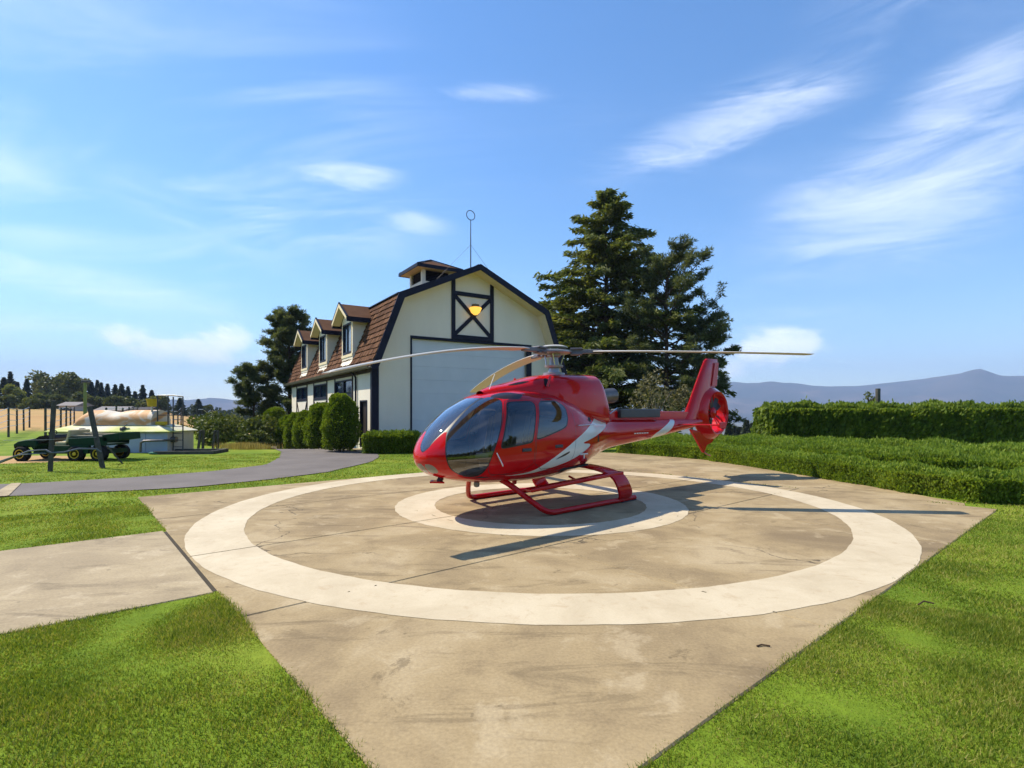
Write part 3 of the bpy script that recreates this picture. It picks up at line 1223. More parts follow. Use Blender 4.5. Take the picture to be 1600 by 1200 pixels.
# soffit lining under the front overhang and navy rake boards
so_ = MB()
inn2 = [(x + (0.03 if x < 5 else (-0.03 if x > 6 else 0)), z - .02) for x, z in inner]
inn3 = [(x + (0.05 if x < 5 else (-0.05 if x > 6 else 0)), z - .05) for x, z in inner]
for k in range(4):
    so_.prism([inn2[k], inn2[k + 1], inn3[k + 1], inn3[k]], YF + .04, -.002)
so_.build("rake_soffit", M['soffit'], barn)
oo = [(-.36, EAVE - .22), (1.04, KINK + .05), (5.6, PEAK + .07), (10.16, KINK + .05), (11.56, EAVE - .22)]
oi = [(-.02, EAVE - .22), (1.32, KINK - .20), (5.6, PEAK - .25), (9.88, KINK - .20), (11.22, EAVE - .22)]
for k in range(4):
    MB().prism([oo[k], oo[k + 1], oi[k + 1], oi[k]], YF - .06, YF - .004).build("rake_board", M['trim'], barn)
# ridge and kink flashing
MB().bar((1.075, YF, KINK + .03), (1.075, YB, KINK + .03), .16, .05).build("roof_flashing", M['trim'], barn)
MB().bar((5.6, YF, PEAK + .02), (5.6, YB, PEAK + .02), .26, .06).build("ridge_cap", M['trim'], barn)
# wood shakes: courses of single shingles on the left lower slope, joined (too small to pick apart singly)
sh_V, sh_F = [], []


def shake(y0, y1, s0, s1, lift, origin, dvec, nvec, y_axis):
    V = []
    th = 0.028
    for s, l in ((s0, lift + th), (s1, lift * .2)):
        for y in (y0, y1):
            for q in (0, 1):
                p = origin + dvec * s + nvec * (l - (th if q else 0)) + y_axis * y
                V.append(tuple(p))
    b = len(sh_V)
    sh_V.extend(V)
    sh_F.extend([(b + 0, b + 2, b + 6, b + 4), (b + 1, b + 5, b + 7, b + 3), (b + 0, b + 1, b + 3, b + 2), (b + 0, b + 4, b + 5, b + 1), (b + 2, b + 3, b + 7, b + 6)])


org = Vector((-.30, 0, EAVE - .05))
dv = (Vector((1.1, 0, KINK)) - org)
slope_len = dv.length
dv.normalize()
nv = Vector((-dv.z, 0, dv.x))
ya = Vector((0, 1, 0))
nrow = 12
DORM = [4.08, 9.70, 15.45]
for k in range(nrow):
    s0 = slope_len * k / nrow - .02
    s1 = s0 + slope_len / nrow * 1.25
    y = YF + .02 - random.random() * .2
    while y < YB:
        wdt = random.uniform(.16, .42)
        if random.random() > .01:
            shake(max(y, YF + .01), min(y + wdt - .012, YB), s0 + random.uniform(-.025, .02), min(s1, slope_len), .035 + random.uniform(-.008, .014), org, dv, nv, ya)
        y += wdt
sh = obj("shingles", mesh_np("shingles", sh_V, sh_F, M['shingle']), barn)
sh["kind"] = "stuff"

# dormers
for di, yc in enumerate(DORM):
    hw = 1.08
    fx = -.12
    db = MB()
    # front wall round the window
    ww0, ww1, wz0, wz1 = yc - .84, yc + .84, 5.08, 6.80
    db.box((fx, yc - hw, 4.72), (fx + .12, ww0, 6.98))
    db.box((fx, ww1, 4.72), (fx + .12, yc + hw, 6.98))
    db.box((fx, ww0, 4.72), (fx + .12, ww1, wz0))
    db.box((fx, ww0, wz1), (fx + .12, ww1, 6.98))
    db.prism([(yc - hw, 6.98), (yc + hw, 6.98), (yc, 7.66)], fx, fx + .12, plane='yz')
    # cheeks
    for s in (-1, 1):
        y0, y1 = (yc - hw, yc - hw + .1) if s < 0 else (yc + hw - .1, yc + hw)
        db.prism([(fx + .12, 4.72), (fx + .12, 6.98), (roof_x(6.98) + .1, 6.98), (roof_x(4.72) + .1, 4.72)], y0, y1)
    # sloped cream apron under the window
    db.prism([(fx, 4.72), (roof_x(4.45) - .09, 4.45), (roof_x(4.45) + .1, 4.45), (roof_x(4.72) + .1, 4.72)], yc - hw + .05, yc + hw - .02)
    d = db.build("dormer", M['stucco'], barn)
    # roof of the dormer: two slopes with overhang
    rx0, rx1 = fx - .42, roof_x(7.66) + .25
    for s in (-1, 1):
        MB().prism([(yc, 7.86), (yc + s * 1.50, 6.96), (yc + s * 1.47, 6.87), (yc, 7.75)], rx0, rx1 + .2, plane='yz').build("dormer_roof", M['shingle'], d)
        MB().box((rx0 - .02, min(yc + s * 1.485, yc + s * 1.56), 6.70), (1.0, max(yc + s * 1.485, yc + s * 1.56), 6.955)).build("dormer_fascia", M['trim'], d)
        MB().prism([(yc, 7.88), (yc + s * 1.52, 6.95), (yc + s * 1.46, 6.80), (yc, 7.66)], rx0 - .05, rx0 - .003, plane='yz').build("bargeboard", M['soffit'], d)
        MB().prism([(yc, 7.95), (yc + s * 1.56, 7.00), (yc + s * 1.53, 6.95), (yc, 7.885)], rx0 - .06, rx0 + .03, plane='yz').build("dormer_rake", M['trim'], d)
        MB().prism([(yc, 7.74), (yc + s * 1.46, 6.86), (yc + s * 1.45, 6.83), (yc, 7.70)], rx0 + .0, fx - .002, plane='yz').build("dormer_soffit", M['soffit'], d)
    # little shakes on the near slope
    w_ = MB()
    for (a, b, c, e) in ((ww0, wz0, ww1, wz0 + .14), (ww0, wz1 - .10, ww1, wz1), (ww0, wz0 + .14, ww0 + .09, wz1 - .10), (ww1 - .09, wz0 + .14, ww1, wz1 - .10)):
        w_.box((fx - .02, a, b), (fx + .06, c, e))
    w_.box((fx - .005, yc - .03, wz0 + .14), (fx + .06, yc + .03, wz1 - .10))
    w_.build("window_frame", M['trim'], d)
    MB().box((fx + .065, ww0, wz0), (fx + .08, yc, wz1)).build("window_pane", M['curtain_pane'], d)
    MB().box((fx + .065, yc, wz0), (fx + .08, ww1, wz1)).build("window_pane", M['pane'], d)
    tm = MB()
    tm.box((fx - .03, yc - hw - .01, wz0 - .16), (fx - .002, yc + hw + .01, wz0 - .005))
    tm.box((fx - .02, ww0 - .10, wz0 - .005), (fx - .002, ww0 - .005, 6.98))
    tm.box((fx - .02, ww1 + .005, wz0 - .005), (fx - .002, ww1 + .10, 6.98))
    tm.build("window_casing", M['soffit'], d)

# cupola
cup_x, cup_y = 5.6, 5.63
cp = MB()
cp.box((cup_x - 1.02, cup_y - 1.02, 9.2), (cup_x + 1.02, cup_y + 1.02, 9.95))
for sx in (-1, 1):
    for sy in (-1, 1):
        x0 = cup_x + sx * 1.02
        y0 = cup_y + sy * 1.02
        cp.box((min(x0, x0 - sx * .22), min(y0, y0 - sy * .22), 9.95), (max(x0, x0 - sx * .22), max(y0, y0 - sy * .22), 10.66))
cp.box((cup_x - .80, cup_y - .80, 9.95), (cup_x + .80, cup_y + .80, 10.66))
cpo = cp.build("cupola", M['stucco'], barn)
for k in range(7):
    z = 9.99 + k * .095
    lv = MB()
    for s in (-1, 1):
        lv.bar((cup_x - .795, cup_y + s * .90, z), (cup_x + .795, cup_y + s * .90, z), .11, .03, up=(0, s * .6, 1))
        lv.bar((cup_x + s * .90, cup_y - .795, z), (cup_x + s * .90, cup_y + .795, z), .11, .03, up=(s * .6, 0, 1))
    lv.build("louvre", M['trim'], cpo)
bk = MB()
for s in (-1, 1):
    bk.box((cup_x - .80, cup_y + s * .83 - .012, 9.96), (cup_x + .80, cup_y + s * .83 + .012, 10.65))
    bk.box((cup_x + s * .83 - .012, cup_y - .80, 9.96), (cup_x + s * .83 + .012, cup_y + .80, 10.65))
bk.build("louvre_backing", M['trim'], cpo)
a_ = 1.52
cr = MB()
cr.add([(cup_x - a_, cup_y - a_, 10.83), (cup_x + a_, cup_y - a_, 10.83), (cup_x + a_, cup_y + a_, 10.83), (cup_x - a_, cup_y + a_, 10.83), (cup_x, cup_y, 11.56),
        (cup_x - a_, cup_y - a_, 10.80), (cup_x + a_, cup_y - a_, 10.80), (cup_x + a_, cup_y + a_, 10.80), (cup_x - a_, cup_y + a_, 10.80)],
       [(0, 1, 4), (1, 2, 4), (2, 3, 4), (3, 0, 4), (5, 8, 7, 6), (0, 5, 6, 1), (1, 6, 7, 2), (2, 7, 8, 3), (3, 8, 5, 0)])
cro = cr.build("cupola_roof", M['shingle'], cpo)
fs = MB()
b_ = a_ + .05
fs.box((cup_x - b_, cup_y - b_, 10.64), (cup_x + b_, cup_y - b_ + .06, 10.85))
fs.box((cup_x - b_, cup_y + b_ - .06, 10.64), (cup_x + b_, cup_y + b_, 10.85))
fs.box((cup_x - b_, cup_y - b_ + .06, 10.64), (cup_x - b_ + .06, cup_y + b_ - .06, 10.85))
fs.box((cup_x + b_ - .06, cup_y - b_ + .06, 10.64), (cup_x + b_, cup_y + b_ - .06, 10.85))
fs.build("cupola_fascia", M['trim'], cpo)
MB().box((cup_x - b_ + .07, cup_y - b_ + .07, 10.665), (cup_x + b_ - .07, cup_y + b_ - .07, 10.69)).build("cupola_soffit", M['soffit'], cpo)
for sx in (-1, 1):
    for sy in (-1, 1):
        MB().bar((cup_x + sx * a_, cup_y + sy * a_, 10.86), (cup_x, cup_y, 11.60), .09, .05).build("hip_cap", M['trim'], cpo)
# antenna with a loop
an = MB()
an.tube([(5.6, .25, PEAK - .05), (5.6, .25, 11.2), (5.6, .25, 12.52)], [.035, .03, .022], 8)
ano = an.build("antenna_mast", M['dgrey'], barn)
MB().tube([(5.6 + .26 * math.sin(a), .25, 12.78 - .26 * math.cos(a)) for a in np.linspace(0, 2 * math.pi, 25)], .022, 6, caps=False).build("antenna_loop", M['dgrey'], ano)
for sx in (-1, 1):
    MB().tube([(5.6, .25, 11.15), (5.6 + sx * 2.1, .25, 8.86 + .05)], .008, 5).build("guy_wire", M['dgrey'], ano)


def barn_w(x, y, z=0.0):
    return (BC[0] + x * math.cos(TH) - y * math.sin(TH), BC[1] + x * math.sin(TH) + y * math.cos(TH), z)


# ------------------------------------------------------------------ foliage tools
def unit(n):
    v = rng.normal(size=(n, 3))
    return v / np.maximum(np.linalg.norm(v, axis=1, keepdims=True), 1e-9)


def leaves(P, size, width, axis=None, spread=1.0):
    """one diamond leaf at every point; axis (n,3) biases the long direction"""
    n = len(P)
    a = unit(n) * spread
    if axis is not None:
        a = a + axis
    a /= np.maximum(np.linalg.norm(a, axis=1, keepdims=True), 1e-9)
    b = np.cross(a, unit(n))
    b /= np.maximum(np.linalg.norm(b, axis=1, keepdims=True), 1e-9)
    s = (size * rng.uniform(.6, 1.3, n))[:, None]
    w = (width * rng.uniform(.6, 1.3, n))[:, None]
    V = np.stack([P - a * s * .5, P + b * w * .5, P + a * s * .5, P - b * w * .5], 1).reshape(-1, 3)
    F = np.arange(4 * n).reshape(-1, 4)
    return V, F


def join(parts):
    Vs, Fs, Is, b = [], [], [], 0
    for k, (V, F) in enumerate(parts):
        Vs.append(V)
        Fs.append(np.asarray(F) + b)
        Is.append(np.full(len(F), k))
        b += len(V)
    return np.concatenate(Vs), np.concatenate(Fs), np.concatenate(Is)


def grid_blob(fn, nu=24, nv=14):
    """closed surface from fn(theta, t) -> point, t from bottom 0 to top 1"""
    V = []
    for j in range(nv + 1):
        for i in range(nu):
            V.append(fn(2 * math.pi * i / nu, j / nv))
    F = []
    for j in range(nv):
        for i in range(nu):
            i2 = (i + 1) % nu
            F.append((j * nu + i, j * nu + i2, (j + 1) * nu + i2, (j + 1) * nu + i))
    return np.array(V), np.array(F)


def lumps(P, scale, amp, seed=0.0):
    return np.array([mnoise.noise(Vector((p[0] * scale + seed, p[1] * scale, p[2] * scale))) for p in P]) * amp


# ------------------------------------------------------------------ hedges
def hedge(name, path, width, height, n_per_m2, leaf, mat, label, cat="hedge", axis_up=0.6, group=None, lump=0.12, leafw=None, taper=0.0):
    """a clipped hedge along a ground path: dark inner mass plus leaf sprays over every face"""
    path = [np.array(p, float) for p in path]
    seg = [np.linalg.norm(b - a) for a, b in zip(path, path[1:])]
    tot = sum(seg)
    cum = np.concatenate([[0], np.cumsum(seg)])

    def at(s):
        k = min(max(np.searchsorted(cum, s) - 1, 0), len(seg) - 1)
        t = (s - cum[k]) / seg[k]
        d = (path[k + 1] - path[k]) / seg[k]
        if t > .5 and k + 1 < len(seg):
            d2 = (path[k + 2] - path[k + 1]) / seg[k + 1]
            d = d * (1.5 - t) + d2 * (t - .5)
        elif t < .5 and k > 0:
            d0 = (path[k] - path[k - 1]) / seg[k - 1]
            d = d * (.5 + t) + d0 * (.5 - t)
        d = d / np.linalg.norm(d)
        return path[k] * (1 - t) + path[k + 1] * t, np.array([d[1], -d[0]])

    per = 2 * height + width
    n = int(n_per_m2 * tot * per + 2 * n_per_m2 * width * height)
    P, Nn = [], []
    S = rng.uniform(-.0, tot, n)
    q = rng.uniform(0, per, n)
    endf = rng.uniform(0, 1, n) < (2 * width * height) / (tot * per + 2 * width * height)
    for s, c, e in zip(S, q, endf):
        if e:
            s = 0.0 if rng.uniform() < .5 else tot
            p, nn = at(s)
            lat, z = rng.uniform(-width / 2, width / 2), rng.uniform(0.02, height)
            tn = np.array([nn[1], -nn[0]]) * (1 if s == 0 else -1)
            nrm = np.array([-nn[1] if s == 0 else nn[1], nn[0] if s == 0 else -nn[0], 0])
        else:
            p, nn = at(s)
            if c < height:
                lat, z, nrm = width / 2, c, np.array([nn[0], nn[1], .1])
            elif c < height + width:
                lat, z, nrm = width / 2 - (c - height), height, np.array([0, 0, 1.0])
            else:
                lat, z, nrm = -width / 2, c - height - width, np.array([-nn[0], -nn[1], .1])
            # round the shoulder
            if abs(lat) > width / 2 * .75 and z > height * .86:
                z -= .06
        sc = 1 - taper * z / height
        x, y = p + nn * lat * sc
        P.append((x, y, z))
        Nn.append(nrm)
    P, Nn = np.array(P), np.array(Nn)
    off = lumps(P, 1.1, lump, 3.0) + lumps(P, 3.2, lump * .5, 9.0) + rng.normal(0, leaf * .45, n) - rng.uniform(0, 1, n) ** 3 * .12
    P = P + Nn * off[:, None]
    P[:, 2] = np.maximum(P[:, 2], .02) + gz(P[:, 0], P[:, 1])
    ax = Nn * .7 + np.array([0, 0, axis_up])
    LV, LF = leaves(P, leaf, leafw or leaf * .5, ax, .7)
    # solid dark inner mass, added to block light between the leaves
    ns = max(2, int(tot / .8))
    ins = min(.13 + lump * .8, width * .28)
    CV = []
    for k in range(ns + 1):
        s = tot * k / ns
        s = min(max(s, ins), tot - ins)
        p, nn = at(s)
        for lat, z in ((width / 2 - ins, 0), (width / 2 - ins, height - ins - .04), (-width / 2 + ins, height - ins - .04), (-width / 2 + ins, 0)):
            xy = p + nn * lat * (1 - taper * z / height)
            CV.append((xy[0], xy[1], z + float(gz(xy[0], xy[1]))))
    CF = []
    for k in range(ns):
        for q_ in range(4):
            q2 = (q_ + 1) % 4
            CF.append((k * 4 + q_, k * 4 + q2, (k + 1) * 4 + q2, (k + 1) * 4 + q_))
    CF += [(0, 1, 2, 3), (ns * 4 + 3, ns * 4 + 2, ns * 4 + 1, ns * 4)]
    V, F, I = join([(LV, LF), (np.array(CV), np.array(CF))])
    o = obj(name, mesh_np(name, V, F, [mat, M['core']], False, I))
    return tag(o, label, cat, group)


hedge("hedge", [(11.75, 24.6), (14, 24.3), (20, 24.0), (27, 23.8), (32, 23.6)], 1.3, 2.10, 2500, .19, M['cedar'],
      "tall clipped cedar hedge standing behind the low green hedges", lump=.24, axis_up=.9)
hedge("hedge", [(12.6, 10.9), (10.25, 11.6), (9.95, 12.6), (9.7, 14.0), (9.3, 16.1), (8.75, 19), (8.2, 21.2), (6.9, 23.3), (5.3, 25.0)], .95, .58, 6500, .085, M['juniper'],
      "low clipped hedge curving along the concrete edge, nearest the pad", lump=.15, axis_up=.9)
hedge("hedge", [(17.5, 12.4), (13.0, 13.6), (11.6, 15.4), (10.8, 18), (9.8, 21.4), (8.2, 24.2), (6.2, 26.4)], 1.5, .74, 6000, .11, M['juniper'],
      "feathery middle hedge, taller row right behind the low edging hedge", lump=.18, axis_up=1.1, leafw=.034)
hedge("hedge", [(22, 15.6), (16.0, 16.9), (13.6, 19.0), (12.0, 21.6), (10.2, 24.0)], 2.0, .74, 4200, .12, M['juniper'],
      "feathery back row of shrubs just below the tall cedar hedge", lump=.20, axis_up=1.1, leafw=.034)
hedge("hedge", [(-6.75, 24.55), (-4.4, 24.9)], 1.1, .92, 2600, .11, M['topiary'],
      "small boxy clipped hedge beside the barn's corner", lump=.05)


# topiary bushes along the barn
def topiary(x, y, zb, h, r, idx, label):
    t = empty("topiary_bush", (x, y, zb), 0, label, "bush", "clipped bushes along the barn wall")
    c0 = .10
    n = int(5200 * h * r * 1.2)
    th = rng.uniform(0, 2 * np.pi, n)
    tt = 1 - rng.uniform(0, 1, n) ** 1.25

    def rad(tq):
        tq = np.asarray(tq, float)
        return r * np.clip(1 - np.abs((tq - .30) / np.where(tq < .30, .335, .705)) ** 2.7, 0, 1) ** .5 * (1.04 - .10 * tq)

    P = np.stack([np.cos(th) * rad(tt), np.sin(th) * rad(tt), c0 + (h - c0) * tt], 1)
    Nn = np.stack([np.cos(th), np.sin(th), (tt - .45) * 1.4], 1)
    Nn /= np.linalg.norm(Nn, axis=1, keepdims=True)
    P = P + Nn * (lumps(P, 2.0, .16, idx * 7.0) + lumps(P, 5.0, .09, idx * 3.0) + rng.normal(0, .035, n))[:, None]
    LV, LF = leaves(P, .10, .055, Nn * .9 + np.array([0, 0, .5]), .7)
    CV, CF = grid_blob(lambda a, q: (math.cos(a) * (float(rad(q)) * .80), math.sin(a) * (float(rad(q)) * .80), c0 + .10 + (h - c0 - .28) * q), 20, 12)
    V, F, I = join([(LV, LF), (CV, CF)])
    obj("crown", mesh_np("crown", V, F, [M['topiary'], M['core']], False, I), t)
    tr = MB()
    for k in range(3):
        a = k * 2.1 + idx
        tr.tube([(.10 * math.cos(a), .10 * math.sin(a), -.15), (.16 * math.cos(a), .16 * math.sin(a), c0 + .3)], [.05, .04], 7)
    tr.build("trunk", M['bark_pale'], t)


blab = ["largest clipped bush, beside the side door", "second clipped bush from the side door", "third clipped bush from the side door",
        "fourth clipped bush from the side door, under the middle dormer", "fifth clipped bush from the side door", "last clipped bush, at the barn's far end by the pine"]
for k, (ty, hh, rr_, lat) in enumerate(((3.55 - 3.2, 2.78, .82, -1.45), (4.6, 2.55, .80, -1.4), (8.0, 2.35, .80, -1.4), (11.3, 2.45, .82, -1.4), (14.4, 2.45, .80, -1.4), (18.2, 2.75, .98, -1.7))):
    x, y, _ = barn_w(lat, ty)
    topiary(x, y, float(gz(x, y)), hh, rr_, k, blab[k])


# ------------------------------------------------------------------ trees
def limb_path(p0, d, L, droop, n=5, wob=.06):
    P = [np.array(p0, float)]
    d = np.array(d, float)
    for k in range(n):
        d = d + np.array([0, 0, -droop / n]) + rng.normal(0, wob, 3)
        d /= np.linalg.norm(d)
        P.append(P[-1] + d * L / n)
    return P


def fir(name, x, y, H, spread, mat, label, cat="tree", nb=170, spray=.55, lean=0.0, first=.08, dens=1.0, irregular=.25, group=None):
    zb = float(gz(x, y)) - .1
    t = empty(name, (x, y, zb), 0, label, cat, group)
    tr = MB()
    tr.tube([(0, 0, 0), (lean * .3, 0, H * .35), (lean * .7, 0, H * .7), (lean, 0, H * .98)], [H * .016, H * .012, H * .006, .02], 9)
    P, A = [], []
    for k in range(nb):
        u = (k + rng.uniform(0, 1)) / nb
        z = H * (first + (1 - first) * u ** .92)
        a = rng.uniform(0, 2 * np.pi)
        prof = (1 - (z / H)) ** .80 * (.55 + .45 * smoothstep(z / H, 0.0, .22))
        L = spread * prof * rng.uniform(1 - irregular * 1.6, 1 + irregular) + .35
        upd = .25 + .35 * (z / H) + rng.normal(0, .12)
        d = np.array([math.cos(a), math.sin(a), upd])
        d /= np.linalg.norm(d)
        lp = limb_path((lean * z / H, 0, z), d, L, .55, 6, .05)
        tr.tube([tuple(p) for p in lp], [max(.012, .035 * L / 3 * (1 - i / 7)) for i in range(7)], 4, caps=False)
        m = int((10 + 26 * L) * dens)
        for _ in range(m):
            s = rng.uniform(.12, 1) ** .75 * 5.999
            i = int(s)
            c = lp[i] * (1 - (s - i)) + lp[i + 1] * (s - i)
            ld = lp[i + 1] - lp[i]
            ld /= np.linalg.norm(ld)
            side = np.cross(ld, [0, 0, 1.0]) * rng.choice([-1, 1])
            wspan = .22 * L * (1.1 - s / 6) + .15
            off = side * rng.uniform(0, wspan)
            P.append(c + off + np.array([0, 0, rng.normal(-.05, .09)]) + ld * abs(rng.normal(0, .1)))
            A.append(ld * .8 + side * .6 + np.array([0, 0, rng.normal(-.25, .25)]))
    # leader
    for _ in range(40):
        z = H * rng.uniform(.9, 1.0)
        P.append((lean * z / H + rng.normal(0, .05), rng.normal(0, .05), z))
        A.append((rng.normal(0, .4), rng.normal(0, .4), .8))
    P, A = np.array(P), np.array(A)
    V1, F1 = leaves(P, spray, spray * .26, A, .35)
    V2, F2 = leaves(P + rng.normal(0, .10, P.shape), spray * .8, spray * .24, A, .55)
    V, F, _ = join([(V1, F1), (V2, F2)])
    obj("crown", mesh_np("crown", V, F, mat), t)
    tr.build("trunk", M['bark'], t, fix=False, smooth=True)
    return t


def pine(name, x, y, H, spread, mat, label, cat="tree", nl=26, first=.25, clump=.55, per=60, lean=(0, 0), group=None, bark='bark', shape=.6, twigs=7):
    """open-crowned pine: bare limbs carrying round tufts"""
    zb = float(gz(x, y)) - .1
    t = empty(name, (x, y, zb), 0, label, cat, group)
    tr = MB()
    tp = [(lean[0] * q * H, lean[1] * q * H, H * q) for q in (0, .3, .6, .85, .97)]
    tr.tube(tp, [H * .018, H * .014, H * .009, H * .005, .03], 9)
    C = []
    for k in range(nl):
        u = (k + rng.uniform(0, 1)) / nl
        z = H * (first + (.97 - first) * u)
        a = k * 2.4 + rng.normal(0, .5)
        prof = (math.sin(math.pi * (.22 + .74 * u)) ** shape)
        L = spread * prof * rng.uniform(.6, 1.15)
        d = np.array([math.cos(a), math.sin(a), .30 + .45 * u + rng.normal(0, .1)])
        d /= np.linalg.norm(d)
        lp = limb_path((lean[0] * z, lean[1] * z, z), d, L, -.15, 6, .10)
        tr.tube([tuple(p) for p in lp], [max(.014, .055 * L / 3 * (1 - i / 7.5)) for i in range(7)], 5, caps=False)
        for q in range(twigs):
            s = rng.uniform(.35, 1) * 5.99
            i = int(s)
            c = lp[i] * (1 - (s - i)) + lp[i + 1] * (s - i)
            td = (lp[i + 1] - lp[i]) / np.linalg.norm(lp[i + 1] - lp[i]) + rng.normal(0, .55, 3) + np.array([0, 0, .25])
            td /= np.linalg.norm(td)
            tl = rng.uniform(.3, .9) * (spread / 4)
            e = c + td * tl
            tr.tube([tuple(c), tuple(e)], [.016, .010], 4, caps=False)
            C.append(e)
            C.append(c + td * tl * .55)
        C.append(lp[-1])
    for _ in range(6):
        C.append(np.array([lean[0] * H + rng.normal(0, .2), lean[1] * H + rng.normal(0, .2), H * rng.uniform(.92, 1.0)]))
    C = np.array(C)
    k = np.repeat(np.arange(len(C)), per)
    dirs = unit(len(k))
    dirs[:, 2] = dirs[:, 2] * .8 + .15
    rad = (rng.uniform(.25, 1, len(k)) ** .7 * clump * .5)[:, None]
    P = C[k] + dirs * rad * np.array([1.15, 1.15, .85])
    V, F = leaves(P, clump * .55, clump * .10, dirs * 1.2, .5)
    obj("crown", mesh_np("crown", V, F, mat), t)
    tr.build("trunk", M[bark], t, fix=False, smooth=True)
    return t


def broad(name, x, y, H, rx, rz, mat, label, cat="tree", n=2600, leaf=.8, lobes=9, group=None, trunk_h=.3, zb=None, bark='bark', ry=None, cl=True):
    zb = float(gz(x, y)) - .1 if zb is None else zb
    t = empty(name, (x, y, zb), 0, label, cat, group)
    P, A = [], []
    cz = H - rz
    cs = []
    for k in range(lobes):
        a = rng.uniform(0, 2 * np.pi)
        f = rng.uniform(.15, .75)
        cs.append((np.array([rx * f * math.cos(a), (ry or rx) * f * math.sin(a), cz + rz * rng.uniform(-.6, .6)]), rng.uniform(.32, .55)))
    cs.append((np.array([0, 0, cz]), .72))
    per = n // len(cs)
    for c, f in cs:
        d = unit(per)
        rr0 = rng.uniform(.72, 1.04, per)[:, None]
        P.append(c + d * rr0 * np.array([rx * f, (ry or rx) * f, rz * f]))
        A.append(d)
    P, A = np.concatenate(P), np.concatenate(A)
    P = P + A * lumps(P, 1.5 / max(rx, .1), rx * .12, x)[:, None]
    P[:, 2] = np.maximum(P[:, 2], .1)
    V, F = leaves(P, leaf, leaf * .6, A * .5, 1.0)
    obj("crown", mesh_np("crown", V, F, mat), t)
    tr = MB()
    tr.tube([(0, 0, 0), (rng.normal(0, .02) * H, 0, H * trunk_h), (0, 0, cz)], [H * .025, H * .02, H * .01], 7)
    for k in range(4):
        a = k * 1.6
        tr.tube([(0, 0, H * trunk_h), (rx * .35 * math.cos(a), rx * .35 * math.sin(a), cz), (rx * .6 * math.cos(a), rx * .6 * math.sin(a), cz + rz * .3)], [H * .012, H * .008, .01], 5)
    tr.build("trunk", M[bark], t, fix=False, smooth=True)
    return t


fir("fir_tree", 8.2, 46, 22.4, 9.3, M['fir'], "tallest olive-green fir rising behind the barn's right side", nb=330, spray=.58, first=.05, dens=.95, irregular=.46)
fir("fir_tree", 4.6, 50, 14.5, 7.5, M['fir'], "shorter fir tucked between the barn roof and the tallest fir", nb=190, spray=.6, first=.05, dens=.95, irregular=.34)
pine("pine_tree", 12.3, 42, 13.8, 4.7, M['pine'], "open dark pine with bare limbs right of the tallest fir", nl=56, first=.10, clump=.66, per=42, shape=.45, twigs=9)
pine("pine_tree", 14.6, 41, 8.6, 3.4, M['pine'], "lower dark pine spreading behind the helicopter's tail", nl=22, first=.12, clump=.7, per=44, shape=.4)
pine("pine_tree", -19.6, 46.5, 11.0, 2.7, M['pine'], "dark pine standing past the barn's far end", nl=92, first=.05, clump=.58, per=38, shape=.5, twigs=11)
pine("pine_tree", -22.0, 45.0, 5.6, 2.1, M['pine'], "short bushy pine in front of the taller pine beyond the barn", nl=44, first=.04, clump=.55, per=38, shape=.35, twigs=9)
broad("olive_shrub", 9.6, 35.5, 5.2, 2.0, 2.2, M['olive'], "sparse grey-olive shrub behind the tail boom", "shrub", 1500, .20, 10, bark='bark_pale')
broad("olive_shrub", 12.3, 36.2, 4.4, 1.6, 1.9, M['olive'], "smaller pale shrub beside the tail fin", "shrub", 1000, .20, 8, bark='bark_pale')

# wild shrubs between tank and pine
for k, (x, y, h, r, lb) in enumerate(((-18.9, 33.5, 1.9, 1.5, "leafy wild shrub just right of the tank"), (-17.4, 36.5, 2.3, 1.7, "round wild shrub below the short pine"),
                                      (-20.8, 38.0, 2.2, 1.8, "wild shrub behind the timber frame posts"), (-16.3, 33.6, 1.3, 1.1, "low dark shrub at the lawn edge under the pine"),
                                      (-23.6, 40.0, 2.0, 2.0, "broad wild shrub behind the tank's ladder"))):
    broad("wild_shrub", x, y, h, r, h * .5, M['shrub'], lb, "shrub", 2200, .22, 8, trunk_h=.1)

# far tree line beyond the vineyard


def far_xy(px, d):
    return (px - 800) / 825 * d, d


